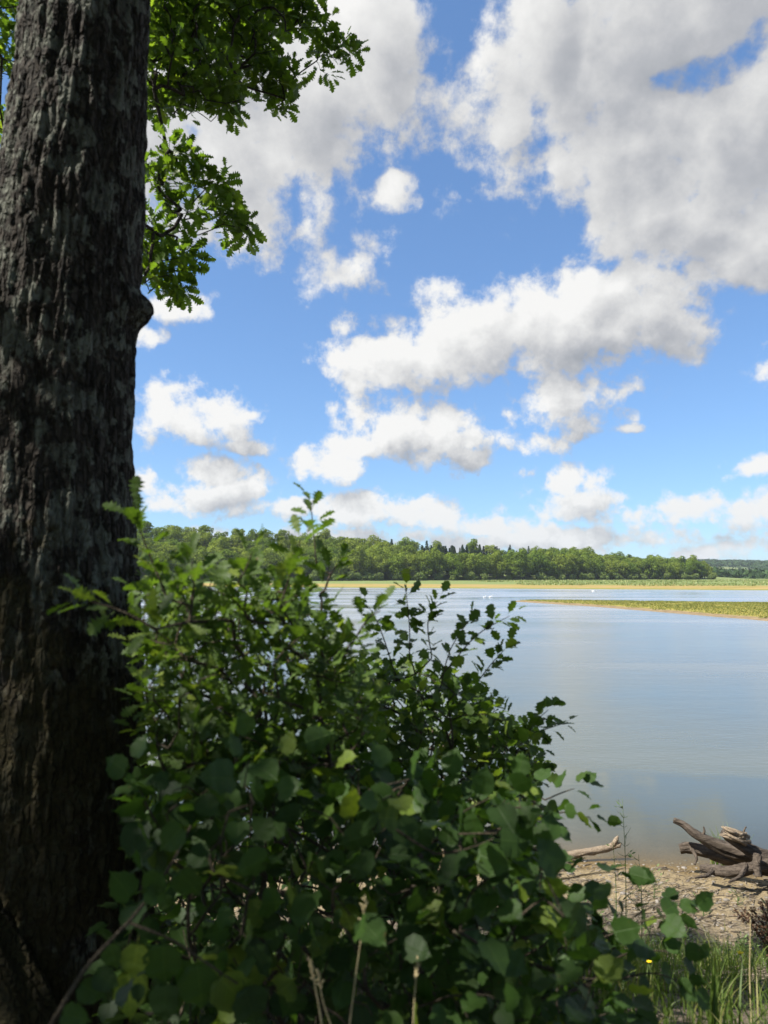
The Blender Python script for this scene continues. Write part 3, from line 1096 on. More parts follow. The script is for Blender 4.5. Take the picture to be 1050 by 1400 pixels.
# ------------------------------------------------------------------ swans
def swan(px, py, s, yaw, label):
    d = ray(px, py)
    q = CAM + d * (-CAM[2] / d[2])
    e = empty('swan', (q[0], q[1], 0), label, 'swan', 'swans on the lake')
    e.rotation_euler = (0, 0, yaw)
    e.scale = (s, s, s)
    pt = Parts()
    body = curve([(-.62, 0, .26), (-.45, 0, .16), (0, 0, .12), (.33, 0, .15), (.46, 0, .26), (.43, 0, .45), (.36, 0, .60), (.44, 0, .74), (.56, 0, .73), (.66, 0, .69)], 30)
    rad = np.interp(np.linspace(0, 9, 30), range(10), [.03, .16, .23, .19, .085, .05, .045, .055, .05, .015])
    pt.tube(body, rad, 10)
    def loc(p, name, mat):
        me = bpy.data.meshes.new(name)
        make_mesh(me, np.concatenate(p.v), [np.concatenate(p.q), np.concatenate(p.t)])
        me.materials.append(mat)
        o = bpy.data.objects.new(name, me)
        COL.objects.link(o)
        o.parent = e
    loc(pt, 'body', M['swan'])
    for sgn in (-1, 1):
        pw = Parts()
        pw.tube(curve([(.22, sgn * .15, .22), (0, sgn * .19, .30), (-.35, sgn * .12, .34), (-.62, sgn * .03, .38)], 9), [.05, .10, .12, .12, .11, .09, .07, .04, .01], 8)
        loc(pw, 'wing', M['swan'])
    pb = Parts()
    pb.tube([(.63, 0, .70), (.70, 0, .68), (.76, 0, .66)], [.026, .02, .006], 6)
    loc(pb, 'beak', M['beak'])


swan(671, 817, .62, .2, 'white swan swimming just ahead of its mate')
swan(662.5, 817.3, .55, .5, 'white swan swimming just behind its mate')
swan(811, 809, .6, 2.8, 'lone white swan beyond the tip of the grassy spit')


# ------------------------------------------------------------------ leaves
def leaf_template(kind):
    """blade along +x of length 1 starting at a short petiole; returns verts, quads"""
    if kind == 'hazel':
        st = np.array([.03, .0, .10, .22, .36, .50, .62, .73, .82, .90, .96, 1.06])
        wd = np.array([.02, .20, .33, .41, .43, .42, .37, .29, .20, .10, .045, .0])
        ser = np.array([0, .02, -.015, .025, -.015, .025, -.02, .025, -.015, .01, 0, 0])
    elif kind == 'oak':
        st = np.array([0, .10, .20, .29, .38, .47, .56, .65, .74, .83, .92, 1.0])
        wd = np.array([.02, .05, .19, .09, .29, .13, .37, .16, .36, .15, .19, .03])
        ser = np.zeros(12)
    else:   # hawthorn, short and lobed
        st = np.array([0, .14, .30, .42, .56, .68, .82, .92, 1.0])
        wd = np.array([.03, .14, .34, .24, .44, .27, .32, .20, .04])
        ser = np.zeros(9)
    n_ = len(st)
    v = []
    for i in range(n_):
        w = wd[i] + ser[i]
        bend = -.10 * st[i] ** 2
        mid = (st[i], 0, bend)
        e = .22 * w + .03 * math.sin(i * 2.1)
        v += [(st[i] + (.03 if kind == 'oak' else 0) * (w > .2), w, bend + e), mid, (st[i] + (.03 if kind == 'oak' else 0) * (w > .2), -w, bend + .22 * w - .03 * math.sin(i * 1.7))]
    # petiole
    q = []
    for i in range(n_ - 1):
        a = 3 * i
        q += [(a, a + 1, a + 4, a + 3), (a + 1, a + 2, a + 5, a + 4)]
    k = len(v)
    v += [(-.22, .012, 0), (-.22, -.012, 0), (.02, -.012, .0), (.02, .012, .0)]
    q.append((k, k + 1, k + 2, k + 3))
    v = np.array(v)
    if kind == 'hazel':     # rippled blade
        v[:3 * n_, 2] += .020 * np.sin(v[:3 * n_, 0] * 21) * (np.abs(v[:3 * n_, 1]) > .05)
    return v, np.array(q)


TEMPL = {k: leaf_template(k) for k in ('hazel', 'oak', 'hawthorn')}


def put_leaves(parent, kind, mat, pos, dirs, nrm, size, singles=300, stuff_name='foliage'):
    """the largest ones in view as leaf objects, the others joined"""
    v, q = TEMPL[kind]
    F = frames(dirs, nrm)
    px, py, f = project(pos)
    vis = (f > .3) & (px > -20) & (px < 1070) & (py > -20) & (py < 1420)
    score = np.where(vis, size / np.maximum(f, .3), -1)
    order = np.argsort(-score)
    one = order[:singles]
    one = one[score[one] > 0]
    rest = np.setdiff1d(np.arange(len(pos)), one)
    me = bpy.data.meshes.new(kind + '_leaf')
    make_mesh(me, v, [q], True, {'along': v[:, 0], 'across': v[:, 1]})
    me.materials.append(mat)
    for i in one:
        o = bpy.data.objects.new('leaf', me)
        COL.objects.link(o)
        o.parent = parent
        mt = Matrix([[*(F[i][r] * size[i]), pos[i][r] - parent.location[r]] for r in range(3)] + [[0, 0, 0, 1]])
        o.matrix_local = mt
    if len(rest):
        W = np.einsum('nij,kj->nki', F[rest], v) * size[rest][:, None, None] + pos[rest][:, None, :]
        Q = (q[None] + (np.arange(len(rest)) * len(v))[:, None, None]).reshape(-1, 4)
        mesh_obj(stuff_name, W.reshape(-1, 3), [Q], mat, parent, True, {'leaf': np.repeat(rng.uniform(0, 1, len(rest)), len(v)), 'along': np.tile(v[:, 0], len(rest)), 'across': np.tile(v[:, 1], len(rest))}, 'stuff')


def grow(base, tips, r_tip, r_max, bias=.25, wob=.06):
    """joins tips to a base by shortest links; returns branch mesh parts, and for each tip its direction"""
    base = np.asarray(base, float)
    order = np.argsort(np.linalg.norm(tips - base, axis=1))
    tips = tips[order]
    nodes = [base]
    par = [-1]
    depth = [0.0]
    for t in tips:
        A = np.array(nodes)
        d = np.linalg.norm(A - t, axis=1)
        below = np.maximum(A[:, 2] - t[2], 0) * .8
        j = int(np.argmin(d + bias * np.array(depth) * .5 + below))
        # intermediate node for long links
        L = d[j]
        steps = max(1, int(L / .22))
        prev = j
        a = A[j]
        for s in range(1, steps + 1):
            f = s / steps
            p = a + (t - a) * f
            if s < steps:
                p = p + rng.normal(0, wob * L * .35, 3) + np.array([0, 0, .10 * L * math.sin(f * math.pi)])
            nodes.append(p)
            par.append(prev)
            depth.append(depth[prev] + L / steps)
            prev = len(nodes) - 1
    nodes = np.array(nodes)
    cnt = np.ones(len(nodes))
    for i in range(len(nodes) - 1, 0, -1):
        cnt[par[i]] += cnt[i]
    rad = np.minimum(r_tip * cnt ** .42, r_max)
    pt = Parts()
    for i in range(1, len(nodes)):
        p0, p1 = nodes[par[i]], nodes[i]
        g_ = par[par[i]] if par[i] > 0 else -1
        d0 = (p1 - (nodes[g_] if g_ >= 0 else p0 - np.array([0, 0, .1])))
        mid = (p0 + p1) / 2 + d0 * .04
        pt.tube([p0, mid, p1], [min(rad[par[i]], rad[i] * 1.35), rad[i] * 1.1, rad[i]], 5 if rad[i] < .012 else 8, cap=False)
    dirs = np.array([nodes[i] - nodes[par[i]] for i in range(1, len(nodes))])
    dirs /= np.maximum(np.linalg.norm(dirs, axis=1), 1e-6)[:, None]
    return pt, nodes[1:], dirs, cnt[1:]


def leafy(nodes, dirs, cnt, per, size, spread=.07, max_cnt=3, up=.9, droop=.15, jit=.5):
    pos, dd, nn, ss = [], [], [], []
    for p, d, c in zip(nodes, dirs, cnt):
        if c > max_cnt:
            continue
        k = per if c <= 1 else max(1, per // 2)
        side = np.cross(d, rng.normal(size=3))
        side /= np.linalg.norm(side)
        for i in range(k):
            f = i / max(k - 1, 1)
            ang = i * 2.4 + rng.uniform(-.5, .5)
            s2 = np.cross(d, side)
            lat = math.cos(ang) * side + math.sin(ang) * s2
            dv = d * (.25 + .8 * f) + lat * (1.0 - .45 * f) + np.array([0, 0, -droop]) + rng.normal(0, .15, 3)
            sz = size * rng.uniform(.65, 1.15) * (.75 + .35 * (1 - abs(f - .45)))
            q = p + d * (f - .75) * spread * 1.6 + lat * size * .12
            dv /= np.linalg.norm(dv)
            pos.append(q + dv * sz * .2)
            dd.append(dv)
            nn.append(np.array([0, 0, up]) + rng.normal(0, jit, 3) + .25 * d)
            ss.append(sz)
    return np.array(pos), np.array(dd), np.array(nn), np.array(ss)


def in_poly(poly, n_):
    poly = np.array(poly, float)
    out = np.zeros((0, 2))
    lo, hi = poly.min(0), poly.max(0)
    while len(out) < n_:
        c = rng.uniform(lo, hi, (n_ * 2, 2))
        out = np.vstack([out, c[poly_sd(c[:, 0], c[:, 1], poly) > 0]])
    return out[:n_]


def volume_tips(poly, n_, d0, d1, squeeze=.0):
    """points through a plant's volume: outline seen from the path, real depth d0..d1"""
    c = in_poly(poly, n_)
    dep = rng.uniform(d0, d1, n_)
    return np.array([P(a, b, d) for (a, b), d in zip(c, dep)])


def shoots(lines, depth, k):
    out = []
    for ln in lines:
        pts = curve([P(x, y, d if d else depth) for x, y, d in ln], k)
        out.append(pts)
    return np.concatenate(out)


def shrub(name, label, cat, base, tips, leaf_kind, leaf_mat, per, size, r_tip, r_max, group=None, singles=300, **kw):
    e = empty(name, base, label, cat, group)
    pt, nodes, dirs, cnt = grow(base, tips, r_tip, r_max)
    pt.obj('branches', M['twig'], e)
    pos, dd, nn, ss = leafy(nodes, dirs, cnt, per, size, **kw)
    ok = pos[:, 2] > bank_z(pos[:, 0], pos[:, 1]) + .02
    put_leaves(e, leaf_kind, leaf_mat, pos[ok], dd[ok], nn[ok], ss[ok], singles)
    return len(pos)


def ground(x, y):
    return np.array([x, y, float(bank_z(x, y))])


# oak sapling: tall, behind the trunk's right side
tips = np.vstack([
    volume_tips([(188, 800), (235, 775), (300, 790), (400, 800), (450, 850), (490, 895), (510, 970), (480, 1060), (200, 1060), (190, 900)], 620, 1.75, 2.8),
    shoots([[(440, 850, 2.1), (432, 760, 2.1), (425, 690, 2.1)], [(300, 830, 1.8), (330, 790, 1.8), (345, 755, 1.8)], [(230, 820, 1.7), (205, 760, 1.7), (185, 708, 1.7)],
            [(260, 850, 1.7), (265, 800, 1.7), (262, 770, 1.7)], [(380, 840, 1.8), (395, 790, 1.8), (410, 740, 1.9)], [(215, 860, 1.6), (165, 835, 1.6), (122, 822, 1.6)],
            [(440, 820, 2.1), (450, 790, 2.1), (462, 770, 2.1)], [(470, 900, 2.0), (500, 850, 2.0), (520, 835, 2.0)]], 2, 6)])
n1 = shrub('oak_sapling', 'tall leafy oak sapling with a pointed top shoot beside the big trunk', 'sapling', ground(-.38, 2.35), tips, 'oak', M['sapling_leaf'], 7, .060, .0014, .014, spread=.08, max_cnt=9)
# hawthorn: farther off, small leaves, toward the water
tips = np.vstack([
    volume_tips([(430, 930), (520, 905), (590, 915), (640, 930), (680, 965), (732, 1015), (740, 1060), (700, 1120), (430, 1120)], 740, 2.9, 4.3),
    shoots([[(560, 900, 3.2), (560, 860, 3.2), (555, 805, 3.2)], [(590, 900, 3.2), (585, 850, 3.2), (598, 822, 3.2)], [(600, 930, 3.0), (650, 870, 3.0), (697, 842, 3.0)],
            [(640, 950, 3.3), (670, 910, 3.3), (690, 888, 3.3)], [(690, 1010, 3.4), (735, 1000, 3.4), (768, 990, 3.4)], [(540, 920, 3.1), (520, 860, 3.1), (505, 830, 3.1)],
            [(700, 1040, 3.3), (730, 990, 3.3), (750, 970, 3.3)], [(600, 950, 3.1), (615, 890, 3.1), (640, 850, 3.1)]], 3, 7)])
n2 = shrub('hawthorn_bush', 'loose small leaved bush leaning over the lake margin behind the hazel', 'bush', ground(.35, 3.9), tips, 'hawthorn', M['hawthorn_leaf'], 8, .060, .0014, .016, spread=.10, max_cnt=6)
# hazel: broad round leaves, low and wide
tips = np.vstack([
    volume_tips([(185, 1060), (330, 1010), (480, 1040), (560, 1060), (640, 1090), (720, 1075), (752, 1095), (752, 1165), (775, 1230), (850, 1290), (860, 1400), (850, 1480), (150, 1480), (160, 1330), (190, 1200)], 1550, 1.5, 3.5),
    shoots([[(730, 1120, 2.4), (775, 1110, 2.4), (805, 1118, 2.4)], [(730, 1100, 2.5), (765, 1085, 2.5), (785, 1078, 2.5)], [(760, 1205, 2.3), (805, 1195, 2.3), (845, 1192, 2.3)],
            [(810, 1290, 2.2), (870, 1262, 2.2), (925, 1250, 2.2)], [(820, 1320, 2.2), (870, 1300, 2.2), (930, 1302, 2.2)], [(830, 1280, 2.4), (880, 1245, 2.4), (915, 1235, 2.4)], [(840, 1340, 2.1), (890, 1330, 2.1), (925, 1340, 2.1)], [(830, 1300, 2.3), (870, 1280, 2.3), (900, 1278, 2.3)], [(560, 1180, 1.9), (590, 1130, 1.9), (600, 1090, 1.9)],
            [(230, 1150, 1.6), (205, 1110, 1.6), (190, 1075, 1.6)]], 2.2, 6)])
n3 = shrub('hazel_shrub', 'wide dark hazel shrub with broad round leaves at the foot of the trunk', 'shrub', ground(.25, 2.55), tips, 'hazel', M['hazel_leaf'], 5, .068, .0014, .014, spread=.13, up=.8, droop=.25, jit=.75)
tips = volume_tips([(185, 1110), (420, 1085), (620, 1100), (735, 1120), (748, 1200), (790, 1290), (800, 1420), (180, 1420)], 900, 3.5, 5.2)
n4 = shrub('bramble_thicket', 'low dark tangle of leafy brambles between the hazel and the shore', 'brambles', ground(.1, 4.7), tips, 'hazel', M['hazel_leaf'], 5, .085, .0015, .012, None, 200, spread=.13, jit=.7, max_cnt=5)
print('LEAVES', n1, n2, n3, n4)
# bare slanting shoot crossing in front of the trunk foot
br = empty('slanting_stem', ground(-.62, 1.35), 'bare pale stem slanting up in front of the mossy trunk foot', 'stem')
pt = Parts()
pt.tube(curve([P(70, 1400, 1.32), P(120, 1320, 1.36), P(185, 1250, 1.42), P(235, 1180, 1.5), P(270, 1110, 1.6)], 16), np.linspace(.0045, .0026, 16), 6)
pt.tube(curve([P(30, 1480, 1.3), P(70, 1400, 1.32)], 4), .0046, 6)
pt.obj('stem', M['twig'], br)
pt = Parts()
pt.tube(curve([P(178, 1262, 1.41), P(235, 1285, 1.4), P(280, 1315, 1.4), P(325, 1345, 1.4)], 12), np.linspace(.003, .0016, 12), 6)
pt.obj('side_shoot', M['twig'], br)
pos, dd, nn, ss = [], [], [], []
for (x, y, dx, dy, s) in [(188, 1290, -.1, 1, .055), (222, 1290, .05, 1, .075), (270, 1318, .1, 1, .08), (300, 1335, .5, .6, .08), (150, 1290, .3, 1, .045), (335, 1350, .3, 1, .07), (190, 1345, 0, 1, .03), (225, 1345, .1, 1, .06),
                          (215, 1190, -.2, 1, .05), (245, 1190, .4, .6, .06), (250, 1130, -.6, .6, .055), (200, 1215, .6, .5, .04), (110, 1345, .7, .5, .05), (130, 1330, .8, .4, .045), (85, 1385, .9, .2, .05)]:
    pos.append(P(x, y, 1.4))
    dd.append((dx, rng.uniform(-.2, .2), -dy))
    nn.append((rng.normal(0, .3), -1, .35))
    ss.append(s * 1.1)
put_leaves(br, 'hazel', M['hazel_leaf'], np.array(pos), np.array(dd, float), np.array(nn, float), np.array(ss))


# ------------------------------------------------------------------ the oak
TD = 2.6
rows = [(-900, 88, 190), (-500, 68, 198), (-250, 50, 203), (0, 35, 205), (100, 27, 198), (200, 12, 195), (300, -4, 192), (470, -22, 183), (600, -36, 179), (700, -46, 181), (850, -60, 187), (950, -68, 192),
        (1030, -78, 199), (1150, -90, 203), (1300, -108, 208), (1420, -125, 216), (1500, -150, 228)]
zz, cx, rr = [], [], []
for y, l, r_ in rows:
    a, b = P(l, y, TD), P(r_, y, TD)
    zz.append(a[2])
    cx.append((a[0] + b[0]) / 2)
    rr.append((b[0] - a[0]) / 2 * .97)
zz, cx, rr = (np.array(q)[::-1] for q in (zz, cx, rr))
oak = empty('oak_tree', (cx[0], TD, 2.3), 'big oak with dark furrowed lichen spotted trunk and leafy overhanging branches', 'tree')
nz, nt = 760, 280
Z = np.linspace(2.1, 7.6, nz)
C = np.interp(Z, zz, cx)
RR = np.interp(Z, zz, rr)
th = np.linspace(0, 2 * np.pi, nt, endpoint=False)
Zg, Tg = np.meshgrid(Z, th, indexing='ij')
ca, sa = np.cos(Tg), np.sin(Tg)
k1 = 2.6
wx = .22 * gnoise(ca * 2.2, sa * 2.2, Zg * 2.0)
fur = gnoise((ca + wx * .3) * 8.5, (sa + wx * .3) * 8.5, Zg * 3.4 + 7)
fur2 = gnoise(ca * 17 + wx, sa * 17 - wx, Zg * 9.0 + 3)
crk = gnoise(ca * 9 + 5, sa * 9, Zg * 13)
ridge = np.clip(np.abs(fur) * 2.6, 0, 1) * .62 + np.clip(np.abs(fur2) * 2.2, 0, 1) * .38
ridge = ridge * (1 - .35 * np.clip(.25 - np.abs(crk) * 2.2, 0, 1) * 4)
lump = .022 * gnoise(ca * 1.6, sa * 1.6, Zg * 1.3 + 20) + .012 * gnoise(ca * 3.5, sa * 3.5, Zg * 3.2)
fine = .0035 * gnoise(ca * 30, sa * 30, Zg * 24)
rad = RR[:, None] + lump + (ridge - .55) * .022 + fine
# knob of an old branch on the side facing the lake
kz = P(200, 425, TD)[2]
ang = np.minimum(np.abs(Tg - .0), 2 * np.pi - np.abs(Tg))
kn = np.exp(-((ang / .30) ** 2)) * np.where(Zg > kz, np.exp(-((Zg - kz) / .075) ** 2), np.exp(-((Zg - kz) / .045) ** 2))
rad = rad + .075 * kn * (1 + .35 * fur2)
vx = C[:, None] + rad * ca
vy = TD + rad * sa
V = np.stack([vx, vy, Zg], -1).reshape(-1, 3)
i, j = np.meshgrid(np.arange(nz - 1), np.arange(nt), indexing='ij')
j2 = (j + 1) % nt
Q = np.stack([i * nt + j, i * nt + j2, (i + 1) * nt + j2, (i + 1) * nt + j], -1).reshape(-1, 4)
mesh_obj('trunk', V, [Q], M['oak_bark'], oak, True, {'ridge': ridge.ravel()})
pt = Parts()
pt.tube(curve([P(-60, 1230, 2.22), P(-30, 1300, 2.2), P(5, 1370, 2.18), P(25, 1450, 2.16), P(35, 1540, 2.15)], 30), np.linspace(.09, .13, 30), 40, rough=.35)
pt.obj('root', M['oak_bark'], oak)

# limbs and foliage: clusters at their own distance beyond the trunk
topc = np.array([C[-1], TD, 7.5])
limb_ends = [((-6.0, 1.0, 12), .16), ((-4.5, 6.5, 13.5), .17), ((2.5, 1.5, 11.5), .15), ((-1, -3.5, 12), .15), ((-5, -3, 11), .13), ((1.0, 3.5, 12.2), .13), ((-1.5, 2.0, 14.5), .18)]
for (eN, r0) in limb_ends:
    eN = np.array(eN)
    pt = Parts()
    mid = topc + (eN - topc) * .45 + np.array([0, 0, .7])
    pt.tube(curve([topc - np.array([0, 0, .9]), topc + (mid - topc) * .4, mid, eN], 20), np.linspace(r0, .03, 20), 12, rough=.15)
    pt.obj('limb', M['limb_bark'], oak)
CL = [(235, 30, 62, 5.2), (300, 55, 66, 5.4), (350, 25, 55, 5.6), (372, 92, 30, 5.6), (394, 118, 22, 5.6), (228, 105, 50, 5.0), (285, 118, 40, 5.2), (318, 150, 18, 5.3), (425, 22, 26, 5.8), (445, 85, 20, 5.8), (478, 74, 17, 5.8),
      (445, 60, 18, 5.8), (375, 125, 24, 5.6), (228, 206, 20, 5.0), (258, 215, 13, 5.0), (212, 232, 22, 4.9), (238, 262, 20, 5.0), (290, 262, 28, 5.2), (310, 296, 25, 5.2), (336, 320, 18, 5.3), (255, 300, 26, 5.0), (218, 335, 36, 4.9),
      (212, 372, 28, 4.9), (240, 390, 20, 5.0), (258, 355, 18, 5.0), (400, 15, 28, 5.7), (205, 60, 50, 5.0), (205, 135, 22, 5.0), (300, -30, 90, 5.5), (210, -40, 90, 5.2), (380, -50, 60, 5.7),
      (5, 70, 30, 5.0), (-10, 160, 26, 5.0), (12, 215, 12, 5.0), (-5, 300, 24, 5.0), (0, 10, 36, 5.0), (15, 390, 10, 5)]
tips = []
for (x, y, r_, d_) in CL:
    c = P(x, y, d_)
    rw = r_ / FPX * d_
    m_ = max(3, int((r_ / 10.0) ** 2 * 2.6))
    q = rng.normal(size=(m_, 3))
    q = q / np.linalg.norm(q, axis=1)[:, None] * rng.uniform(.2, 1, (m_, 1)) ** .5 * rw
    q[:, 1] *= 1.5
    tips.append(c + q)
tips = np.concatenate(tips)
pt, nodes, dirs, cnt = grow(np.array([-1.80, 4.3, 6.3]), tips, .0014, .012, .2, .05)
pt.tube(curve([(C[-1], TD, 6.0), (-1.5, 3.4, 6.2), (-1.80, 4.3, 6.3)], 10), np.linspace(.06, .02, 10), 8)
pt.obj('branches', M['limb_bark'], oak)
a = leafy(nodes, dirs, cnt, 11, .104, spread=.10, max_cnt=4, up=.8, droop=.1, jit=.6)
put_leaves(oak, 'oak', M['oak_leaf'], *a, 300, 'foliage')
# upper crown: leaf sprays through a big dome, out of view, carried low behind the camera to shade trunk and shrubs
N = 26000
q = rng.normal(size=(N, 3))
q /= np.linalg.norm(q, axis=1)[:, None]
q = q * rng.uniform(.35, 1, (N, 1)) ** .6
cp = np.array([-2.2, -1.0, 9.3]) + q * np.array([7.2, 7.6, 6.0])
cl = fbm(cp[:, 0] * .5, cp[:, 1] * .5, cp[:, 2] * .5, 2)
px, py, f = project(cp)
cleared = ((f > 0) & (py > -330)) | (np.linalg.norm(cp - CAM, axis=1) < 2.3) | ((cp[:, 1] > -.8) & (cp[:, 2] < 6.2)) | (cp[:, 2] < 3.2)
sv = np.array(sdir)
for (g0, gr_) in [(P(300, 80, 5.4), 1.5), (P(280, 290, 5.1), 1.4), (P(430, 60, 5.8), 1.0), (P(650, 950, 3.4), 1.0), (P(600, 1120, 2.1), .55), (P(870, 1190, 8.8), .7), (P(1000, 1170, 9.3), 1.4), (P(1000, 1350, 3.4), .8)]:  # gaps cut toward the sun so that direct light reaches these spots
    w_ = cp - g0
    al_ = w_ @ sv
    gap = np.linalg.norm(w_ - al_[:, None] * sv, axis=1) + .5 * gnoise(cp[:, 0], cp[:, 1], cp[:, 2])
    cleared = cleared | ((al_ > 0) & (gap < gr_) & (rng.uniform(0, 1, len(cp)) < .85))
cp = cp[(cl > -.10) & ~cleared]
cp = np.repeat(cp, 3, axis=0) + rng.normal(0, .16, (len(cp) * 3, 3))
v = np.array([(0, 0, 0), (.4, .27, .05), (.75, .30, .05), (1, 0, -.08), (.75, -.30, .05), (.4, -.27, .05)])
F = frames(rng.normal(size=cp.shape), np.array([0, 0, .8]) + rng.normal(0, .6, cp.shape))
W = np.einsum('nij,kj->nki', F, v) * rng.uniform(.13, .21, len(cp))[:, None, None] + cp[:, None, :]
Q = (np.array([(0, 1, 4, 5), (1, 2, 3, 4)])[None] + (np.arange(len(cp)) * 6)[:, None, None]).reshape(-1, 4)
mesh_obj('crown', W.reshape(-1, 3), [Q], M['oak_leaf'], oak, True, {'leaf': np.repeat(rng.uniform(0, 1, len(cp)), 6)}, 'stuff')
print('OAK', len(a[0]), len(cp))


# ------------------------------------------------------------------ shore: driftwood
def on_ray(px, py, depth):
    return P(px, py, depth)


dwood = empty('driftwood', ground(4.9, 9.3), 'dark forked driftwood trunk with splintered end lying on the sand', 'driftwood')
segs = [('branch', [(921, 1121, 9.7), (936, 1128, 9.65), (955, 1143, 9.55), (985, 1158, 9.5), (1020, 1168, 9.45), (1075, 1184, 9.4)], [.045, .055, .075, .11, .14, .19], 'driftwood'),
        ('log', [(929, 1160, 9.9), (945, 1159, 9.85), (975, 1166, 9.7), (1010, 1176, 9.55), (1075, 1190, 9.4)], [.085, .10, .115, .13, .17], 'driftwood'),
        ('broken_limb', [(988, 1138, 9.2), (1004, 1148, 9.2), (1022, 1160, 9.2), (1045, 1174, 9.2), (1085, 1192, 9.25)], [.07, .095, .11, .13, .20], 'driftwood'),
        ('root', [(958, 1186, 9.35), (980, 1190, 9.2), (1005, 1191, 9.1), (1030, 1186, 9.1), (1060, 1180, 9.15)], [.05, .085, .09, .09, .10], 'driftwood'),
        ('root', [(1036, 1168, 9.05), (1034, 1182, 9.0), (1037, 1199, 8.95)], [.06, .055, .05], 'driftwood'),
        ('root', [(1000, 1160, 9.45), (1012, 1146, 9.5), (1020, 1130, 9.5)], [.035, .025, .012], 'driftwood'),
        ('root', [(945, 1160, 9.8), (952, 1172, 9.7), (950, 1182, 9.6)], [.035, .028, .014], 'driftwood'),
        ('root', [(975, 1190, 9.2), (966, 1197, 9.05), (950, 1200, 8.95)], [.035, .026, .012], 'driftwood'),
        ('root', [(1020, 1182, 9.1), (1012, 1198, 8.9), (996, 1206, 8.8)], [.04, .03, .014], 'driftwood'),
        ('root', [(957, 1146, 9.55), (963, 1137, 9.55), (962, 1130, 9.55)], [.03, .02, .010], 'driftwood'),
        ('root', [(1060, 1150, 9.5), (1075, 1170, 9.3), (1080, 1200, 9.0)], [.10, .16, .20], 'driftwood')]
for (nm, pts, rd_, mt) in segs:
    c = curve([P(*p) for p in pts], 34)
    pt = Parts()
    pt.tube(c, np.interp(np.linspace(0, 1, 34), np.linspace(0, 1, len(rd_)), np.array(rd_) * .70), 22, rough=.60, seed=rng.uniform(0, 40))
    pt.obj(nm, M[mt], dwood)
# splinters of pale wood on the broken end
pt = Parts()
for k in range(9):
    p0 = P(1004 + rng.uniform(-4, 26), 1143 + rng.uniform(-6, 14), 9.1)
    p1 = P(985 + rng.uniform(-3, 10), 1133 + rng.uniform(-4, 10), 9.12)
    pt.tube([p0, (p0 + p1) / 2 + rng.normal(0, .01, 3), p1], [.028, .022, .006], 5)
pt.obj('splinters', M['pale_wood'], dwood)
lg = empty('driftwood_log', P(815, 1166, 10.4), 'short pale weathered log lying at the edge of the shallow water', 'log')
pt = Parts()
pt.tube(curve([P(770, 1172, 10.35), P(795, 1166, 10.4), P(820, 1162, 10.45), P(838, 1157, 10.5), P(846, 1151, 10.5)], 30), np.interp(np.linspace(0, 1, 30), [0, .7, .9, 1], [.052, .043, .052, .034]), 18, rough=.4)
pt.obj('log', M['pale_wood'], lg)
for dx, dy in ((843, 1147), (847, 1156)):
    pt = Parts()
    pt.tube([P(838, 1156, 10.48), P(dx, dy, 10.48), P(dx + 2, dy - 4, 10.48)], [.04, .03, .012], 8, rough=.3)
    pt.obj('knot', M['pale_wood'], lg)


# ------------------------------------------------------------------ grass, weeds and litter on the bank
def scatter(n_, x0, x1, y0, y1):
    x, y = rng.uniform(x0, x1, n_), rng.uniform(y0, y1, n_)
    return x, y


x, y = scatter(60000, -1.5, 5.5, 2.2, 8.6)
s = shore_y(x) - y
dens = sstep(s, 2.0, 6.8) * (.25 + 1.3 * np.clip(fbm(x * .9, y * .9, 6, 3) + .25, 0, 1)) + .45 * sstep(s, 5.0, 6.6)
keep = rng.uniform(0, 1, len(x)) < dens * .40
x, y = x[keep], y[keep]
hgt = rng.uniform(.06, .24, len(x)) * (.6 + .7 * sstep(shore_y(x) - y, 3, 6))
bg = blades('bank_grass', np.stack([x, y, bank_z(x, y) - .01], -1), hgt, rng.uniform(.004, .010, len(x)), M['grass'], .9, segs=3)
tag(bg, 'rough green and straw coloured grass on the bank', 'grass', None, 'stuff')
# litter: dead reed bits and twigs
N = 26000
x, y = scatter(N, 0.5, 6.5, 3.5, 10.6)
s = shore_y(x) - y
keep = (s > .15) & (rng.uniform(0, 1, N) < .18 + .7 * np.clip(fbm(x * 1.3, y * 1.3, 11, 3) + .3, 0, 1) * sstep(s, .4, 2))
x, y = x[keep], y[keep]
pt = Parts()
for a_, b_ in zip(x, y):
    L = rng.uniform(.03, .16)
    an = rng.normal(.3, .7)
    dx, dy = math.cos(an) * L / 2, math.sin(an) * L / 2
    z0, z1 = float(bank_z(a_ - dx, b_ - dy)), float(bank_z(a_ + dx, b_ + dy))
    h_ = rng.uniform(.002, .02)
    r_ = rng.uniform(.0025, .007)
    pt.tube([(a_ - dx, b_ - dy, z0 + h_), (a_ + dx, b_ + dy, z1 + rng.uniform(.002, .03))], [r_, r_ * .6], 4, a=rng.uniform())
lt = pt.obj('litter', M['litter'], None, True, 'stuff', 'leaf')
tag(lt, 'dead reed stalks and twigs strewn over the sandy bank', 'litter')
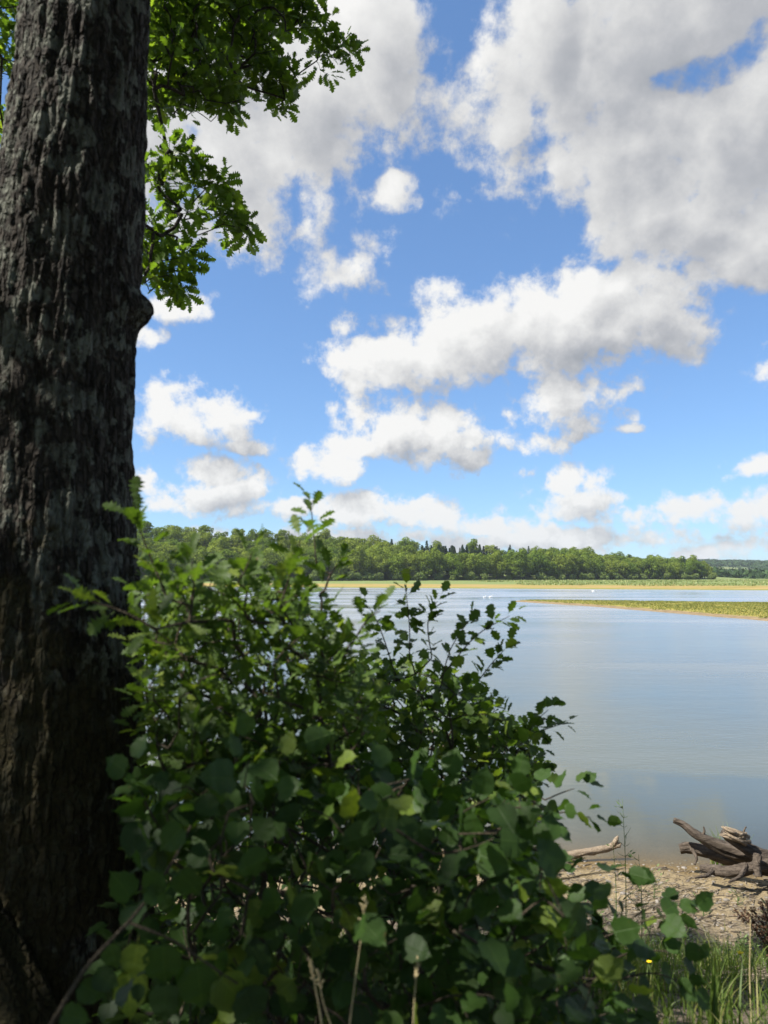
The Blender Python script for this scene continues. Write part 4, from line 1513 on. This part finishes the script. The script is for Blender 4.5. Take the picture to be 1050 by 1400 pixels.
# pebbles
ico = []
for la in (-.6, 0, .6):
    for k in range(6):
        ico.append((math.cos(k * 1.047 + la) * math.cos(la), math.sin(k * 1.047 + la) * math.cos(la), math.sin(la)))
ico = np.array(ico + [(0, 0, 1)])
iq = [(r_ * 6 + k, r_ * 6 + (k + 1) % 6, r_ * 6 + 6 + (k + 1) % 6, r_ * 6 + 6 + k) for r_ in range(2) for k in range(6)]
it = [(12 + k, 12 + (k + 1) % 6, 18) for k in range(6)]
pt = Parts()
x, y = scatter(1500, 1.5, 6.5, 5.5, 10.8)
s = shore_y(x) - y
for a_, b_ in zip(x[s > -.3], y[s > -.3]):
    sz = rng.uniform(.006, .02) * (2.2 if rng.random() < .06 else 1)
    v = ico * np.array([sz * rng.uniform(.8, 1.5), sz * rng.uniform(.8, 1.3), sz * .6]) * rng.uniform(.85, 1.15, (19, 1))
    pt.add(v + np.array([a_, b_, float(bank_z(a_, b_)) + sz * .15]), iq, it)
pb = pt.obj('gravel', M['pebble'], None, True, 'stuff')
tag(pb, 'scattered pebbles and gravel on the sandy shore', 'gravel')


def stalk(name, pts, r, label, mat, head=None, group=None, cat='grass stalk'):
    c = curve([P(*p) for p in pts], 14)
    b0 = c[0].copy()
    gz = float(bank_z(b0[0], b0[1]))
    e = empty(name, (b0[0], b0[1], min(gz, b0[2])), label, cat, group)
    pt = Parts()
    if b0[2] > gz:
        c = np.vstack([[b0[0], b0[1], gz - .02], c])
    pt.tube(c, np.linspace(r, r * .5, len(c)), 5)
    pt.obj('stem', M[mat], e)
    if head:
        pt = Parts()
        for k in range(head):
            f = k / head
            p = c[-1] * (1 - f) + c[-5] * f
            q = p + np.array([rng.normal(0, .004), rng.normal(0, .004), .008])
            pt.tube([p, (p + q) / 2, q], [.001, .0022, .0006], 4)
        pt.obj('seed_head', M[mat], e)
    return e


stalk('grass_stalk', [(478, 1400, 1.5), (487, 1330, 1.5), (494, 1280, 1.5), (500, 1230, 1.5)], .0016, 'pale dry grass stalk with a seed head in front of the dark hazel', 'straw', 22)
stalk('grass_stalk', [(565, 1400, 1.5), (567, 1360, 1.5), (571, 1312, 1.5)], .0016, 'shorter straight dry grass stalk in front of the hazel', 'straw', 14)
stalk('grass_stalk', [(440, 1400, 1.45), (433, 1360, 1.45), (425, 1316, 1.45)], .0018, 'dry grass stalk leaning against a second one before the hazel', 'straw', 14)
stalk('grass_stalk', [(452, 1400, 1.45), (442, 1370, 1.45), (434, 1330, 1.45)], .0015, 'thin dry grass stalk crossing its leaning neighbour', 'straw', 8)
stalk('grass_stalk', [(1027, 1390, 2.9), (1025, 1330, 2.9), (1026, 1257, 2.9)], .0028, 'tall straight straw coloured stalk above the bank grass', 'straw', 10)
stalk('grass_stalk', [(960, 1400, 2.7), (930, 1355, 2.7), (912, 1330, 2.7)], .003, 'bent green stalk leaning over the bank grass', 'green_stem')
# reed blades in the grass
tf = empty('reed_tuft', ground(*P(975, 1400, 2.75)[:2]), 'upright green reed leaves growing out of the bank grass', 'reed')
for k in range(6):
    b0 = P(968 + k * 3, 1410, 2.75)
    b0[2] = min(b0[2], float(bank_z(b0[0], b0[1])))
    t0 = P(970 + k * 4 + rng.uniform(-8, 8), 1305 + 9 * k + rng.uniform(-10, 10), 2.75)
    c = curve([b0, (b0 + t0) / 2 + rng.normal(0, .008, 3), t0], 8)
    w = np.interp(np.linspace(0, 1, 8), [0, .4, 1], [.006, .011, .001])
    sd = np.array([.85, .5, 0]) if k % 2 else np.array([.9, -.4, 0])
    v = np.concatenate([c - sd * w[:, None], c + np.array([0, .003, 0]), c + sd * w[:, None]])
    q = [(i_, i_ + 1, 8 + i_ + 1, 8 + i_) for i_ in range(7)] + [(8 + i_, 8 + i_ + 1, 16 + i_ + 1, 16 + i_) for i_ in range(7)]
    mesh_obj('blade', v, [np.array(q)], M['grass'], tf)


def flower(px, py, depth, s, label):
    top = P(px, py, depth)
    b0 = np.array([top[0] + .02, top[1] + .02, float(bank_z(top[0] + .02, top[1] + .02))])
    e = empty('yellow_flower', b0, label, 'flower', 'yellow flowers in the bank grass')
    pt = Parts()
    pt.tube(curve([b0 - np.array([0, 0, .02]), (b0 + top) / 2 + np.array([.012, 0, 0]), top], 8), .0022, 5)
    pt.obj('stem', M['green_stem'], e)
    for k in range(5):
        an = k * 1.2566
        u = np.array([math.cos(an), math.sin(an) * .8, .25])
        w = np.array([-math.sin(an), math.cos(an), 0])
        v = np.array([top, top + u * s * .6 + w * s * .38, top + u * s, top + u * s * .6 - w * s * .38, top + u * s * .55 + np.array([0, 0, -.004])])
        mesh_obj('petal', v, [np.array([(0, 1, 4), (1, 2, 4), (2, 3, 4), (3, 0, 4)])], M['petal'], e)
    pt = Parts()
    pt.add(ico * s * .3 + top, iq, it)
    pt.obj('centre', M['petal'], e)


flower(1012, 1303, 3.6, .018, 'yellow flower on a thin stem beside the straight straw stalk')
flower(931, 1270, 3.3, .013, 'small yellow flower among the outer hazel leaves')
flower(887, 1315, 3.0, .012, 'small yellow flower half hidden under the hazel leaves')


def weed(px, y_top, y_bot, depth, label, n_leaf, spread, name='tall_weed'):
    top, bot = P(px, y_top, depth), P(px + 3, y_bot, depth)
    bot[2] = float(bank_z(bot[0], bot[1]))
    e = empty(name, bot, label, 'weed')
    c = curve([bot - np.array([0, 0, .03]), bot + (top - bot) * .5 + np.array([.015, 0, 0]), top], 16)
    pt = Parts()
    pt.tube(c, np.linspace(.006, .0018, 16), 5)
    pt.obj('stem', M['green_stem'], e)
    pt = Parts()
    for k in range(n_leaf):
        f = rng.uniform(.1, 1)
        p = c[min(15, int(f * 15))]
        an = rng.uniform(0, 6.28)
        L = spread * rng.uniform(.4, 1) * (1.15 - f * .8)
        u = np.array([math.cos(an), math.sin(an), rng.uniform(.3, .9)])
        pt.tube([p, p + u * L * .6, p + u * L + np.array([0, 0, .01])], [.0022, .0022, .0008], 4)
        if k % 2 == 0:
            q = p + u * L
            w = np.cross(u, rng.normal(size=3))
            w /= np.linalg.norm(w)
            pt.add([q, q + u * .02 + w * .009, q + u * .045, q + u * .02 - w * .009], [(0, 1, 2, 3)])
    pt.obj('leaves', M['green_stem'], e)
    return e


weed(851, 1092, 1235, 7.2, 'tall thin green weed standing against the water by the pale log', 34, .16)
weed(873, 1168, 1262, 6.6, 'branching low weed on the sand in front of the tall thin weed', 26, .20)
for k in range(26):
    wx_, wy_ = rng.uniform(2.0, 4.2), rng.uniform(4.6, 8.6)
    qx, qy, _f = project(np.array([wx_, wy_, float(bank_z(wx_, wy_))]))
    if qx > 1060 or qx < 760:
        continue
    hp = rng.uniform(14, 46)
    weed(float(qx), float(qy) - hp, float(qy), wy_, 'small green weed sprouting through the litter of the sandy bank', int(rng.integers(12, 30)), rng.uniform(.10, .2), 'small_weed')['group'] = 'small weeds on the bank'
weed(838, 1150, 1240, 7.4, 'small weed beside the foot of the tall thin weed', 14, .12)
# rush tuft behind the driftwood
p0 = P(992, 1166, 10.0)
p0[2] = float(bank_z(p0[0], p0[1]))
rt = empty('rush_tuft', p0, 'dark green tuft of rushes growing behind the driftwood', 'rushes')
NB = 90
pb_ = p0 + np.stack([rng.normal(0, .10, NB), rng.normal(0, .08, NB), np.zeros(NB)], -1)
pb_[:, 2] = bank_z(pb_[:, 0], pb_[:, 1]) - .02
b_ = blades('blades', pb_, rng.uniform(.40, .72, NB), rng.uniform(.010, .018, NB), M['grass'], .75, segs=3)
b_.parent = rt
b_.matrix_parent_inverse = Matrix.Translation(-Vector(rt.location))
b_['kind'] = 'stuff'
# dried brown dock plant at the edge
d0 = P(1062, 1320, 4.6)
d0[2] = float(bank_z(d0[0], d0[1]))
dk = empty('dried_dock', d0, 'dead dark brown dock plant with crowded seed heads on the bank', 'weed')
for k in range(7):
    tip = P(1003 + k * 11, 1228 + 6 * abs(k - 3) + rng.uniform(-4, 8), 4.6 + rng.uniform(-.15, .15))
    c = curve([d0 - np.array([0, 0, .03]), (d0 + tip) / 2 + np.array([.03, 0, .03]), tip], 16)
    pt = Parts()
    pt.tube(c, np.linspace(.006, .002, 16), 5)
    for i_ in range(150):
        f = rng.uniform(.3, 1)
        p = c[min(15, int(f * 15))] + rng.normal(0, .012, 3)
        u = rng.normal(size=3)
        w = np.cross(u, rng.normal(size=3))
        u, w = u / np.linalg.norm(u) * .008, w / np.linalg.norm(w) * .007
        pt.add([p - u, p + w, p + u, p - w], [(0, 1, 2, 3)])
    pt.obj('seed_stalk', M['seedhead'], dk)
print('OBJECTS', len(bpy.data.objects))

# ------------------------------------------------------------------ summer air
m, n, out = material('haze_air')
vol = n.node('ShaderNodeVolumePrincipled')
vol.inputs['Color'].default_value = (.80, .88, 1.0, 1)
vol.inputs['Density'].default_value = HAZE
vol.inputs['Anisotropy'].default_value = .25
n.t.links.new(vol.outputs[0], out.inputs['Volume'])
x0, x1, y0, y1, z0, z1 = -3600, 3600, -300, 4400, -66, 80
v = [(x, y, z) for z in (z0, z1) for y in (y0, y1) for x in (x0, x1)]
hz_ = mesh_obj('haze', v, [np.array([(0, 2, 3, 1), (4, 5, 7, 6), (0, 1, 5, 4), (2, 6, 7, 3), (0, 4, 6, 2), (1, 3, 7, 5)])], m, None, False)
tag(hz_, 'thin pale summer haze over the lake and hills', 'haze', None, 'stuff')
